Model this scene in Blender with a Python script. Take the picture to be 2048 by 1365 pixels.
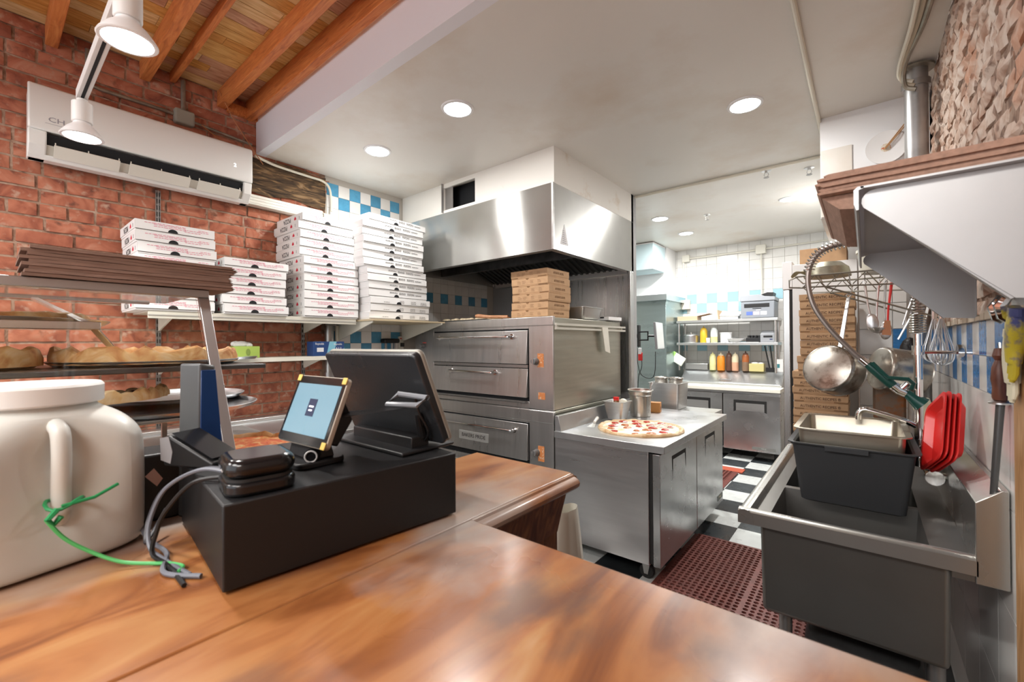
import bpy, bmesh, math, random
from mathutils import Vector, Matrix
random.seed(7)
for o in list(bpy.data.objects): bpy.data.objects.remove(o)
SC = bpy.context.scene
C = SC.collection
PI = math.pi
R = math.radians

# ---------------------------------------------------------------- camera
CAMH = 1.45
cam = bpy.data.cameras.new('camera'); co = bpy.data.objects.new('camera', cam); C.objects.link(co)
cam.sensor_width = 36; cam.lens = 865.5 * 36 / 2048; cam.clip_start = .02
yaw, pit, rol = R(39.244), R(.3), R(-.404)
Fv = Vector((-math.sin(yaw) * math.cos(pit), math.cos(yaw) * math.cos(pit), math.sin(pit)))
Rv = Vector((math.cos(yaw), math.sin(yaw), 0)); Uv = Rv.cross(Fv)
R2 = Rv * math.cos(rol) + Uv * math.sin(rol); U2 = -Rv * math.sin(rol) + Uv * math.cos(rol)
mm = Matrix((R2, U2, -Fv)).transposed().to_4x4(); mm.translation = (0, 0, CAMH)
co.matrix_world = mm
cam.dof.use_dof = True; cam.dof.focus_distance = 3.0; cam.dof.aperture_fstop = 5.0
SC.camera = co
# ---------------------------------------------------------------- world, exposure
w = bpy.data.worlds.new('daylight'); SC.world = w; w.use_nodes = True
bgn = w.node_tree.nodes['Background']; bgn.inputs[0].default_value = (.93, .96, 1, 1); bgn.inputs[1].default_value = 1.5
SC.view_settings.view_transform = 'Standard'; SC.view_settings.look = 'None'
SC.view_settings.gamma = 1; SC.view_settings.use_curve_mapping = False
SC.view_settings.exposure = .70
DOWNLIGHT_W = 8.0; TRACK_W = 6.0; FILL_W = 26.0
# fill lights added out of view behind the camera, not known fittings
def area(name, loc, size, power, col=(1, .98, .95), rot=(0, 0, 0), shape='DISK'):
    l = bpy.data.lights.new(name, 'AREA'); l.shape = shape; l.size = size; l.energy = power; l.color = col
    o = bpy.data.objects.new(name, l); C.objects.link(o); o.location = loc; o.rotation_euler = rot
    return o
for fx in (-2.4, -1.0, .0):
    area('front_fill_light', (fx, -1.3, 2.75), .9, FILL_W, (1, .97, .93))

# ---------------------------------------------------------------- materials
MATS = {}
def nd(nt, t, **k):
    n = nt.nodes.new(t)
    for a, b in k.items(): setattr(n, a, b)
    return n
def M(name, col, rough=.5, metal=0, var=0, vs=6, bump=0, bs=60, st=(1, 1, 1), rnd=0, col2=None, c2amt=.5, c2s=3, c2sharp=.1,
      coat=0, trans=0, emis=0, emcol=None, aniso=0, rvar=0, ior=1.45, sss=0, spec=None):
    if name in MATS: return MATS[name]
    m = bpy.data.materials.new(name); m.use_nodes = True; nt = m.node_tree; L = nt.links.new
    b = nt.nodes['Principled BSDF']
    c4 = (*col, 1)
    b.inputs['Base Color'].default_value = c4; b.inputs['Roughness'].default_value = rough; b.inputs['Metallic'].default_value = metal
    b.inputs['IOR'].default_value = ior
    if spec is not None: b.inputs['Specular IOR Level'].default_value = spec
    if coat: b.inputs['Coat Weight'].default_value = coat; b.inputs['Coat Roughness'].default_value = .12
    if trans: b.inputs['Transmission Weight'].default_value = trans
    if emis:
        b.inputs['Emission Color'].default_value = (*(emcol or col), 1); b.inputs['Emission Strength'].default_value = emis
    if aniso:
        b.inputs['Anisotropic'].default_value = aniso; tv = nd(nt, 'ShaderNodeCombineXYZ'); tv.inputs[0].default_value = .16; tv.inputs[1].default_value = .16; tv.inputs[2].default_value = 1; L(tv.outputs[0], b.inputs['Tangent'])
    if sss: b.inputs['Subsurface Weight'].default_value = sss; b.inputs['Subsurface Radius'].default_value = (.01, .008, .006)
    g = mp = None
    def vec():
        nonlocal g, mp
        if mp is None:
            g = nd(nt, 'ShaderNodeNewGeometry'); mp = nd(nt, 'ShaderNodeMapping'); mp.inputs['Scale'].default_value = st
            L(g.outputs['Position'], mp.inputs['Vector'])
        return mp.outputs[0]
    cur = None
    if var:
        n = nd(nt, 'ShaderNodeTexNoise'); n.inputs['Scale'].default_value = vs; n.inputs['Detail'].default_value = 6; L(vec(), n.inputs['Vector'])
        r = nd(nt, 'ShaderNodeValToRGB'); e = r.color_ramp.elements
        e[0].position = .3; e[1].position = .7
        e[0].color = (*[max(0, x * (1 - var)) for x in col], 1); e[1].color = (*[min(1, x * (1 + var)) for x in col], 1)
        L(n.outputs['Fac'], r.inputs[0]); cur = r.outputs[0]
    if col2:
        n = nd(nt, 'ShaderNodeTexNoise'); n.inputs['Scale'].default_value = c2s; n.inputs['Detail'].default_value = 8; n.inputs['Roughness'].default_value = .6; L(vec(), n.inputs['Vector'])
        mr = nd(nt, 'ShaderNodeMapRange'); mr.inputs['From Min'].default_value = 1 - c2amt - c2sharp; mr.inputs['From Max'].default_value = 1 - c2amt + c2sharp
        L(n.outputs['Fac'], mr.inputs['Value'])
        mx = nd(nt, 'ShaderNodeMix', data_type='RGBA'); L(mr.outputs[0], mx.inputs[0])
        if cur: L(cur, mx.inputs[6])
        else: mx.inputs[6].default_value = c4
        mx.inputs[7].default_value = (*col2, 1); cur = mx.outputs[2]
    if rnd:
        oi = nd(nt, 'ShaderNodeObjectInfo'); mr = nd(nt, 'ShaderNodeMapRange'); mr.inputs['To Min'].default_value = 1 - rnd; mr.inputs['To Max'].default_value = 1 + rnd
        L(oi.outputs['Random'], mr.inputs['Value'])
        hs = nd(nt, 'ShaderNodeHueSaturation'); L(mr.outputs[0], hs.inputs['Value'])
        if cur: L(cur, hs.inputs['Color'])
        else: hs.inputs['Color'].default_value = c4
        cur = hs.outputs[0]
    if cur: L(cur, b.inputs['Base Color'])
    if rvar:
        n = nd(nt, 'ShaderNodeTexNoise'); n.inputs['Scale'].default_value = vs * .6; n.inputs['Detail'].default_value = 5; L(vec(), n.inputs['Vector'])
        mr = nd(nt, 'ShaderNodeMapRange'); mr.inputs['From Min'].default_value = .3; mr.inputs['From Max'].default_value = .7
        mr.inputs['To Min'].default_value = max(.02, rough - rvar); mr.inputs['To Max'].default_value = rough + rvar
        L(n.outputs['Fac'], mr.inputs['Value']); L(mr.outputs[0], b.inputs['Roughness'])
    if bump:
        n = nd(nt, 'ShaderNodeTexNoise'); n.inputs['Scale'].default_value = bs; n.inputs['Detail'].default_value = 5; L(vec(), n.inputs['Vector'])
        bp = nd(nt, 'ShaderNodeBump'); bp.inputs['Strength'].default_value = bump; bp.inputs['Distance'].default_value = .01
        L(n.outputs['Fac'], bp.inputs['Height']); L(bp.outputs[0], b.inputs['Normal'])
    MATS[name] = m
    return m
def ramp_mat(name, stops, vs, st, rough, bump=0, detail=8, dist=1.5, coat=0, rnd=0, extra=None, rvar=0):
    """noise -> colour ramp (wood, brick, pizza topping ...)"""
    if name in MATS: return MATS[name]
    m = M(name, stops[0][1], rough, coat=coat, rvar=rvar, vs=vs); nt = m.node_tree; L = nt.links.new; b = nt.nodes['Principled BSDF']
    g = nd(nt, 'ShaderNodeNewGeometry'); mp = nd(nt, 'ShaderNodeMapping'); mp.inputs['Scale'].default_value = st
    L(g.outputs['Position'], mp.inputs['Vector']); src = mp.outputs[0]
    if rnd:
        oi = nd(nt, 'ShaderNodeObjectInfo'); vm = nd(nt, 'ShaderNodeVectorMath', operation='SCALE'); vm.inputs['Scale'].default_value = rnd
        cx = nd(nt, 'ShaderNodeCombineXYZ')
        for i in range(3): L(oi.outputs['Random'], cx.inputs[i])
        L(cx.outputs[0], vm.inputs[0]); ad = nd(nt, 'ShaderNodeVectorMath', operation='ADD'); L(src, ad.inputs[0]); L(vm.outputs[0], ad.inputs[1]); src = ad.outputs[0]
    n = nd(nt, 'ShaderNodeTexNoise'); n.inputs['Scale'].default_value = vs; n.inputs['Detail'].default_value = detail; n.inputs['Distortion'].default_value = dist
    L(src, n.inputs['Vector'])
    r = nd(nt, 'ShaderNodeValToRGB'); cr = r.color_ramp
    while len(cr.elements) < len(stops): cr.elements.new(.5)
    for e, (p, c) in zip(cr.elements, stops): e.position = p; e.color = (*c, 1)
    L(n.outputs['Fac'], r.inputs[0]); cur = r.outputs[0]
    if extra:
        for (c2, amt, sc, sharp, st2) in extra:
            n2 = nd(nt, 'ShaderNodeTexNoise'); n2.inputs['Scale'].default_value = sc; n2.inputs['Detail'].default_value = 7
            m2 = nd(nt, 'ShaderNodeMapping'); m2.inputs['Scale'].default_value = st2; L(g.outputs['Position'], m2.inputs['Vector']); L(m2.outputs[0], n2.inputs['Vector'])
            mr = nd(nt, 'ShaderNodeMapRange'); mr.inputs['From Min'].default_value = 1 - amt - sharp; mr.inputs['From Max'].default_value = 1 - amt + sharp; mr.inputs['To Max'].default_value = .85
            L(n2.outputs['Fac'], mr.inputs['Value'])
            mx = nd(nt, 'ShaderNodeMix', data_type='RGBA'); L(mr.outputs[0], mx.inputs[0]); L(cur, mx.inputs[6]); mx.inputs[7].default_value = (*c2, 1); cur = mx.outputs[2]
    L(cur, b.inputs['Base Color'])
    if bump:
        bp = nd(nt, 'ShaderNodeBump'); bp.inputs['Strength'].default_value = bump; bp.inputs['Distance'].default_value = .01
        L(n.outputs['Fac'], bp.inputs['Height']); L(bp.outputs[0], b.inputs['Normal'])
    return m

def steel(name, col=(.62, .62, .61), rough=.28, st=(1, 1, 30), bump=.03, var=.06, rvar=.07, aniso=0):
    col = tuple(min(.85, c * .93) for c in col); bump *= .4; rvar *= .6; rough += .05; var *= .7
    return M(name, col, rough, .9, var=var, vs=3, bump=bump, bs=25, st=st, rvar=rvar, aniso=aniso)

# ---------------------------------------------------------------- mesh helpers
class MB:
    def __init__(s): s.v = []; s.f = []
    def add(s, vs, fs):
        k = len(s.v); s.v += [tuple(p) for p in vs]; s.f += [tuple(i + k for i in q) for q in fs]; return s
    def box(s, x0, x1, y0, y1, z0, z1):
        return s.add([(x0, y0, z0), (x1, y0, z0), (x1, y1, z0), (x0, y1, z0), (x0, y0, z1), (x1, y0, z1), (x1, y1, z1), (x0, y1, z1)],
                     [(3, 2, 1, 0), (4, 5, 6, 7), (0, 1, 5, 4), (1, 2, 6, 5), (2, 3, 7, 6), (3, 0, 4, 7)])
    def hexa(s, p):   # 8 corners: bottom ring then top ring
        return s.add(p, [(3, 2, 1, 0), (4, 5, 6, 7), (0, 1, 5, 4), (1, 2, 6, 5), (2, 3, 7, 6), (3, 0, 4, 7)])
    def cyl(s, p0, p1, r0, r1=None, n=16, caps=True):
        r1 = r0 if r1 is None else r1
        p0 = Vector(p0); p1 = Vector(p1); d = (p1 - p0).normalized()
        a = d.orthogonal().normalized(); b = d.cross(a)
        vs = []
        for p, r in ((p0, r0), (p1, r1)):
            for i in range(n):
                t = 2 * PI * i / n; vs.append(p + a * (r * math.cos(t)) + b * (r * math.sin(t)))
        fs = [(i, (i + 1) % n, n + (i + 1) % n, n + i) for i in range(n)]
        if caps: fs += [tuple(range(n - 1, -1, -1)), tuple(range(n, 2 * n))]
        return s.add(vs, fs)
    def tube(s, pts, r, n=8, closed=False, rr=None):
        P = [Vector(p) for p in pts]; m = len(P); vs = []; prev = None
        for i, p in enumerate(P):
            if closed: t = P[(i + 1) % m] - P[i - 1]
            else: t = P[min(i + 1, m - 1)] - P[max(i - 1, 0)]
            t.normalize()
            if prev is None: a = t.orthogonal().normalized()
            else:
                a = prev - t * prev.dot(t)
                a = a.normalized() if a.length > 1e-6 else t.orthogonal().normalized()
            prev = a; b = t.cross(a); q = rr[i] if rr else r
            for k in range(n):
                u = 2 * PI * k / n; vs.append(p + a * (q * math.cos(u)) + b * (q * math.sin(u)))
        fs = []
        for i in range(m if closed else m - 1):
            j = (i + 1) % m
            for k in range(n):
                fs.append((i * n + k, i * n + (k + 1) % n, j * n + (k + 1) % n, j * n + k))
        if not closed: fs += [tuple(range(n - 1, -1, -1)), tuple(range((m - 1) * n, m * n))]
        return s.add(vs, fs)
    def lathe(s, prof, c=(0, 0, 0), n=24, sx=1, sy=1):
        vs = []; m = len(prof)
        for r, z in prof:
            for k in range(n):
                u = 2 * PI * k / n; vs.append((c[0] + r * sx * math.cos(u), c[1] + r * sy * math.sin(u), c[2] + z))
        fs = []
        for i in range(m - 1):
            for k in range(n): fs.append((i * n + k, i * n + (k + 1) % n, (i + 1) * n + (k + 1) % n, (i + 1) * n + k))
        if prof[0][0] > 1e-5: fs.append(tuple(range(n - 1, -1, -1)))
        if prof[-1][0] > 1e-5: fs.append(tuple(range((m - 1) * n, m * n)))
        return s.add(vs, fs)
    def prism(s, poly, ax, a, b):
        """poly: 2-D outline in the other two axes (in xyz order); extruded along ax from a to b"""
        i = 'xyz'.index(ax); n = len(poly)
        def p3(q, t):
            l = list(q); l.insert(i, t); return tuple(l)
        vs = [p3(q, a) for q in poly] + [p3(q, b) for q in poly]
        fs = [tuple(range(n - 1, -1, -1)), tuple(range(n, 2 * n))] + [(k, (k + 1) % n, n + (k + 1) % n, n + k) for k in range(n)]
        return s.add(vs, fs)
    def quad(s, a, b, c, d): return s.add([a, b, c, d], [(0, 1, 2, 3)])
    def grid(s, fn, nu, nv):
        vs = [fn(i / nu, j / nv) for i in range(nu + 1) for j in range(nv + 1)]
        fs = [(i * (nv + 1) + j, (i + 1) * (nv + 1) + j, (i + 1) * (nv + 1) + j + 1, i * (nv + 1) + j + 1) for i in range(nu) for j in range(nv)]
        return s.add(vs, fs)
    def ball(s, c, r, n=12, m=8, sx=1, sy=1, sz=1):
        prof = [(max(r * math.sin(PI * i / m), 1e-6), -r * sz * math.cos(PI * i / m)) for i in range(m + 1)]
        return s.lathe(prof, c, n, sx, sy)
    def xf(s, mat, k=0):
        s.v[k:] = [tuple(mat @ Vector(p)) for p in s.v[k:]]; return s
    def mesh(s, name, recalc=True, smooth=True, merge=False):
        me = bpy.data.meshes.new(name); me.from_pydata(s.v, [], s.f)
        bm = bmesh.new(); bm.from_mesh(me)
        if merge: bmesh.ops.remove_doubles(bm, verts=bm.verts, dist=1e-5)
        if recalc: bmesh.ops.recalc_face_normals(bm, faces=bm.faces)
        bm.to_mesh(me); bm.free()
        if smooth:
            me.polygons.foreach_set('use_smooth', [True] * len(me.polygons)); me.set_sharp_from_angle(angle=R(32))
        me.update()
        return me
    def build(s, name, mat, parent=None, bev=0, seg=2, label=None, **k):
        me = s.mesh(name, **k)
        if mat: me.materials.append(mat)
        return link(name, me, parent, bev, seg, label)
def link(name, me, parent=None, bev=0, seg=2, label=None):
    o = bpy.data.objects.new(name, me); C.objects.link(o); o.parent = parent
    if bev:
        b = o.modifiers.new('bevel', 'BEVEL'); b.width = bev; b.segments = seg; b.limit_method = 'ANGLE'; b.angle_limit = R(40)
        b.harden_normals = False
    if label: o['label'] = label
    return o
def tag(o, label=None, cat=None, group=None, kind=None):
    if label: o['label'] = label
    if cat: o['category'] = cat
    if group: o['group'] = group
    if kind: o['kind'] = kind
    return o
def thing(name, label, cat, loc=(0, 0, 0), rz=0, group=None):
    o = bpy.data.objects.new(name, None); C.objects.link(o); o.location = loc; o.rotation_euler = (0, 0, rz); o.empty_display_size = .05
    return tag(o, label, cat, group)
def struct(o): o['kind'] = 'structure'; return o
def copy_tree(o, parent=None):
    c = o.copy(); C.objects.link(c); c.parent = parent
    for ch in list(o.children): copy_tree(ch, c)
    return c
def B(x0, x1, y0, y1, z0, z1): return MB().box(x0, x1, y0, y1, z0, z1)
def rrect(w, h, r, n=5):
    pts = []
    for cx, cy, a0 in ((w / 2 - r, h / 2 - r, 0), (-w / 2 + r, h / 2 - r, 90), (-w / 2 + r, -h / 2 + r, 180), (w / 2 - r, -h / 2 + r, 270)):
        for i in range(n + 1):
            a = R(a0 + 90 * i / n); pts.append((cx + r * math.cos(a), cy + r * math.sin(a)))
    return pts
def basis(o, x, y, z):  # matrix from origin + three axis vectors
    m = Matrix((Vector(x), Vector(y), Vector(z))).transposed().to_4x4(); m.translation = Vector(o); return m
TXT = {}
def text_mesh(body, size, ext=.0004):
    k = (body, size, ext)
    if k in TXT: return TXT[k]
    cu = bpy.data.curves.new('lettering', 'FONT'); cu.body = body; cu.size = size; cu.extrude = ext; cu.align_x = 'CENTER'; cu.align_y = 'CENTER'; cu.resolution_u = 2
    o = bpy.data.objects.new('lettering', cu); C.objects.link(o)
    dg = bpy.context.evaluated_depsgraph_get()
    me = bpy.data.meshes.new_from_object(o.evaluated_get(dg)); bpy.data.objects.remove(o)
    me.name = 'lettering'; TXT[k] = me
    return me
def text(body, size, o, x, y, mat, parent, sx=1, name='lettering'):
    """lettering with its baseline along x and its up along y, centred on o (parent space)"""
    me = text_mesh(body, size)
    key = (body, size, mat.name)
    if key not in TXT:
        m2 = me.copy(); m2.materials.clear(); m2.materials.append(mat); TXT[key] = m2
    ob = bpy.data.objects.new(name, TXT[key]); C.objects.link(ob); ob.parent = parent
    x = Vector(x).normalized(); y = Vector(y).normalized()
    ob.matrix_local = basis(o, x * sx, y, x.cross(y))
    return ob

# ---------------------------------------------------------------- palette
PAINT = M('ceiling_paint', (.74, .715, .665), .38, var=.03, vs=1.2, col2=(.62, .53, .43), c2amt=.38, c2s=1.3, c2sharp=.14, bump=.03, bs=12)
WHITE = M('white_paint', (.80, .80, .80), .5, bump=.03, bs=30)
WHITE2 = M('warm_white_paint', (.80, .78, .73), .45, col2=(.62, .5, .36), c2amt=.33, c2s=2.2, c2sharp=.06)
STEEL = steel('brushed_steel')
STEELV = steel('brushed_steel_vertical', st=(30, 30, 1), rough=.24)
STEELH = steel('hood_steel', (.60, .60, .58), .19, st=(2.5, 2.5, 2.5), bump=.03, aniso=.93, rvar=.02)
DSTEEL = steel('dull_steel', (.42, .41, .40), .36, st=(1, 1, 1), bump=.05, var=.15)
CHROME = M('chrome', (.8, .8, .8), .08, 1)
ALU = M('aluminium', (.72, .72, .72), .3, 1, var=.06, vs=20)
BLACK = M('black_plastic', (.012, .012, .013), .42, bump=.05, bs=400)
BLACKG = M('black_gloss', (.008, .008, .009), .15)
RUBBER = M('black_rubber', (.015, .015, .015), .7)
DARK = M('dark_void', (.006, .007, .009), .7)
GREYP = M('grey_plastic', (.28, .29, .31), .45)
WPLAS = M('white_plastic', (.82, .83, .84), .28)
CREAM = M('cream_plastic', (.72, .69, .58), .4)
CREAMM = M('cream_metal', (.74, .72, .64), .35)
TILEW = M('white_tile', (.80, .79, .76), .12, rnd=.04, var=.02, vs=20)
TILEB = M('blue_tile', (.09, .33, .53), .12, rnd=.15, var=.1, vs=30)
TILEBR = M('bright_blue_tile', (.05, .22, .52), .1, rnd=.12, var=.25, vs=60)
GROUT = M('grout', (.52, .49, .44), .8)
CARD = M('brown_cardboard', (.50, .31, .17), .75, var=.06, vs=30, rnd=.04)
CARDD = M('cardboard_edge', (.24, .13, .06), .85)
WBOX = M('white_card', (.83, .83, .82), .6, rnd=.03)
RED = M('red_plastic', (.72, .025, .022), .3)
INKP = M('pink_ink', (.70, .13, .24), .7)
INKR = M('red_ink', (.62, .02, .05), .7)
INKB = M('black_ink', (.03, .028, .028), .7)
KRAFT = M('kraft_paper', (.17, .095, .068), .8, var=.15, vs=12, st=(1, 1, 6), bump=.15, bs=40)
# ================================================================ SETTING
XL, XR, YB, ZC, YF = -3.35, .28, 6.62, 2.81, 1.235
FY0 = -2.6
# floor: slab with loose-laid checker tiles
fl = struct(B(XL - .1, XR + .1, FY0, YB + .1, -.08, -.006).build('floor', M('floor_grout', (.06, .06, .06), .8)))
TBK = M('black_floor_tile', (.035, .042, .046), .3, rnd=.35, var=.3, vs=9, rvar=.1)
TWH = M('white_floor_tile', (.66, .69, .68), .28, rnd=.05, var=.05, vs=9, rvar=.1)
tm = {}
for k, m in (('b', TBK), ('w', TWH)):
    me = B(-.1505, .1505, -.1505, .1505, -.006, 0).mesh('floor_tile'); me.materials.append(m); tm[k] = me
TP = .304
for i in range(-8, 4):
    for j in range(-8, 10):
        x = -.783 - TP / 2 + i * TP; y = 3.715 + TP / 2 + j * TP
        if x < XL + .1 or x > XR - .1 or y > YB - .1 or y < 1.2: continue
        o = link('tile', tm['w' if (i + j) % 2 == 0 else 'b'], fl); o.location = (x, y, 0)
BRICKSTOPS = [(.25, (.17, .05, .035)), (.42, (.36, .115, .065)), (.55, (.46, .165, .095)), (.72, (.54, .25, .16))]
BRICK = ramp_mat('red_brick', BRICKSTOPS, 7, (1, 1, 1), .85, .35, rnd=9, extra=[((.10, .05, .035), .33, 14, .06, (1, 1, 1)), ((.50, .33, .24), .36, 22, .06, (1, 1, 1))])
BRICKR = ramp_mat('whitewashed_brick', [(.3, (.30, .15, .09)), (.45, (.50, .35, .27)), (.55, (.62, .50, .42)), (.75, (.70, .61, .54))], 9, (1, 1, 1), .9, .6, rnd=9,
                  extra=[((.16, .08, .05), .36, 24, .06, (1, 1, 1)), ((.55, .27, .16), .38, 5, .08, (1, 1, 1))])
MORTAR = ramp_mat('mortar', [(.3, (.20, .12, .085)), (.5, (.38, .25, .175)), (.7, (.50, .37, .28))], 14, (1, 1, 1), .95, .6)
MORTARR = ramp_mat('pale_mortar', [(.3, (.10, .05, .035)), (.5, (.26, .16, .11)), (.7, (.40, .30, .23))], 18, (1, 1, 1), .95, .6)
def brick_mesh(L, H, D, jit, mat, seed):
    rd = random.Random(seed); nu, nv = 5, 3
    m = MB(); vs = []
    for i in range(nu + 1):
        for j in range(nv + 1):
            e = (i in (0, nu)) or (j in (0, nv))
            vs.append((rd.uniform(-jit, jit) + (-.006 if e else 0), L * (i / nu - .5) + rd.uniform(-.4, .4) * jit, H * (j / nv - .5) + rd.uniform(-.4, .4) * jit))
    k = len(vs); ring = [i * (nv + 1) for i in range(nu + 1)] + [nu * (nv + 1) + j for j in range(1, nv + 1)] + [i * (nv + 1) + nv for i in range(nu - 1, -1, -1)] + [j for j in range(nv - 1, 0, -1)]
    vs += [(-D, vs[q][1], vs[q][2]) for q in ring]
    fs = [(i * (nv + 1) + j, (i + 1) * (nv + 1) + j, (i + 1) * (nv + 1) + j + 1, i * (nv + 1) + j + 1) for i in range(nu) for j in range(nv)]
    n = len(ring); fs += [(ring[a], ring[(a + 1) % n], k + (a + 1) % n, k + a) for a in range(n)]
    m.add(vs, fs)
    me = m.mesh('brick'); me.materials.append(mat); return me
def lay_bricks(wall, x, sgn, y0, y1, z0, z1, course, L, mat, jit, keep, stuffname):
    var = [brick_mesh(L, course - .012, .05, jit, mat, s) for s in range(7)]
    half = [brick_mesh(L * .47, course - .010, .05, jit, mat, 50 + s) for s in range(3)]
    rest = MB(); k = 0; z = z0 + course / 2
    while z < z1:
        y = y0 + (k % 2) * (L + .012) * .5 - random.random() * .04 - L; hd = (k % 6 == 5)
        while y < y1 + L:
            me = random.choice(half if (hd or random.random() < .12) else var)
            ln = L * .47 if me in half else L
            yc = y + ln / 2; dx = random.uniform(-.005, .004)
            if y0 - .06 < yc < y1 + .0:
                if keep(yc, z):
                    o = link('brick', me, wall); o.location = (x + sgn * dx, yc, z); o.rotation_euler = (random.uniform(-.02, .02), 0, 0 if sgn > 0 else PI)
                else:
                    q = len(rest.v); rest.add([v.co for v in me.vertices], [tuple(p.vertices) for p in me.polygons])
                    rest.xf(Matrix.Translation((x + sgn * dx, yc, z)) @ Matrix.Rotation(0 if sgn > 0 else PI, 4, 'Z'), q)
            y += ln + .012
        z += course; k += 1
    if rest.v:
        o = rest.build(stuffname, mat, wall); o['kind'] = 'stuff'
# left wall
wl = struct(B(XL - .25, XL - .012, FY0, YB + .2, 0, 3.3).build('wall_left', MORTAR))
def keepL(y, z): return .0 < y and 1.05 < z < 3.06 and not (y > 1.17 and 2.53 < z < 2.79)
lay_bricks(wl, XL, 1, FY0 + .1, 1.745, .0, 3.14, .0735, .205, BRICK, .0018, keepL, 'bricks_out_of_sight')
BURNT = ramp_mat('burnt_timber', [(.3, (.02, .014, .01)), (.5, (.10, .06, .03)), (.62, (.25, .15, .07)), (.8, (.34, .26, .17))], 5, (1, 1, 7), .85, .5)
m = MB(); m.grid(lambda u, v: (XL + .012 + .006 * math.sin(u * 17 + v * 9), 1.19 + .55 * u, 2.535 + .25 * v - .012 * math.sin(u * 9)), 20, 6); m.build('scorched_timber', BURNT, wl)
def tiles(wall, name, nrm, pos, us, vs, p, blue, mw=TILEW, mb=TILEB, th=.006, skip=None, gap=.0025, pv=None):
    pv = pv or p
    """us, vs: lists of lower edges; nrm 'x+','x-','y-' ; pos = plane"""
    me = {}
    for k, m_ in (('w', mw), ('b', mb)):
        q = MB(); g = gap / 2
        q.box(-th, 0, g, p - g, g, pv - g)
        me_ = q.mesh('tile'); me_.materials.append(m_); me[k] = me_
    for iu, u in enumerate(us):
        for iv, v in enumerate(vs):
            if skip and skip(u, v): continue
            o = link('tile', me['b' if blue(iu, iv, u, v) else 'w'], wall)
            if nrm == 'x+': o.location = (pos, u, v)
            elif nrm == 'x-': o.location = (pos, u + p, v); o.rotation_euler = (0, 0, PI)
            else: o.location = (pos if 0 else u, pos, v); o.rotation_euler = (0, 0, -PI / 2)
            if nrm == 'y-': o.location = (u, pos, v)
rowsL = [2.76 - .1 * (k + 1) for k in range(17)]
def blueL(iu, iv, u, v):
    r = round((2.66 - v) / .1)
    if r in (0, 1): return (iu + r) % 2 == 0
    if r in (12, 13): return (iu + r) % 2 == 0
    if r == 8: return iu % 2 == 0
    return False
def skipL(u, v): return u > 2.40 and not (1.55 < v < 2.2)
B(XL - .02, XL - .004, 1.745, YB, 0, ZC + .05).build('tile_bed', GROUT, wl)
tiles(wl, 'tile', 'x+', XL + .002, [1.755 + .1 * i for i in range(19)], rowsL, .1, blueL, skip=skipL)
# back wall
wb = struct(B(XL - .1, XR + .1, YB + .005, YB + .2, 0, 3.0).build('wall_back', GROUT))
rowsB = [2.01 + .138 * 5 - .138 * k for k in range(13)]
def blueB(iu, iv, u, v):
    r = round((2.01 - v) / .138)
    if r == 0: return iu % 2 == 0
    if r == 1: return iu % 2 == 1
    if r == 5: return iu % 2 == 1
    return False
PALEB = M('pale_blue_tile', (.34, .57, .66), .15, rnd=.08)
tiles(wb, 'tile', 'y-', YB, [-2.185 - .138 + .138 * i for i in range(16)], rowsB, .138, blueB, mb=PALEB, gap=.004)
# right wall
wr = struct(B(XR + .012, XR + .25, FY0, YB + .2, 0, 3.3).build('wall_right', MORTARR))
lay_bricks(wr, XR + .004, -1, FY0 + .1, 3.28, 1.51, ZC, .070, .195, BRICKR, .008, lambda y, z: 1.3 < y, 'bricks_out_of_sight')
B(XR + .002, XR + .02, 1.2, 3.4, 0, 1.51).build('tile_bed', M('white_grout', (.6, .59, .57), .7), wr)
tiles(wr, 'tile', 'x-', XR - .002, [1.24 + .108 * i for i in range(19)], [1.402, 1.294], .108, lambda iu, iv, u, v: (iu + iv) % 2 == 0, mb=TILEBR)
tiles(wr, 'tile', 'x-', XR - .002, [1.24 + .27 * i for i in range(8)], [1.294 - .27 * (k + 1) for k in range(4)], .27, lambda *a: False)
m = MB()
for i in range(40):
    y = 1.25 + i * .05; m.box(XR - .012 - random.random() * .01, XR + .01, y, y + .052, 1.508, 1.52 + random.random() * .012)
m.build('rough_plaster_edge', M('plaster', (.55, .46, .36), .9, bump=.3, bs=80), wr)
OAK = ramp_mat('honey_timber', [(.3, (.34, .17, .06)), (.5, (.45, .24, .10)), (.7, (.55, .32, .15))], 6, (6, 6, 1), .5)
struct(B(XR - .012, XR, 1.30, 1.535, 0, 1.43).build('trim_1', OAK, bev=.004))
# return wall behind the pot rack and the bulkhead above it
wt = struct(B(-.03, XR, 3.425, 3.46, 0, 2.3).build('wall_return', M('white_grout', (.6, .59, .57), .7)))
tiles(wt, 'tile', 'y-', 3.418, [-.03 + .155 * i for i in range(2)], [1.365 + .155 * 5 - .155 * k for k in range(12)], .155, lambda iu, iv, u, v: iv == 5 and iu == 1, mb=TILEBR, gap=.004)
bk = struct(B(-.205, XR, 3.25, YB, 2.20, ZC).build('wall_bulkhead', WHITE))
B(-.203, -.052, 3.243, 3.25, 2.205, 2.61).build('unpainted_panel', PAINT, bk)
# plaster ceiling with its dropped edge
ce = struct(B(XL, XR, YF + .06, YB, ZC, ZC + .06).build('ceiling', PAINT))
struct(B(XL, XR, YF, YF + .06, ZC, 3.06).build('trim_2', M('fascia_white', (.78, .78, .82), .5)))
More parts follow.
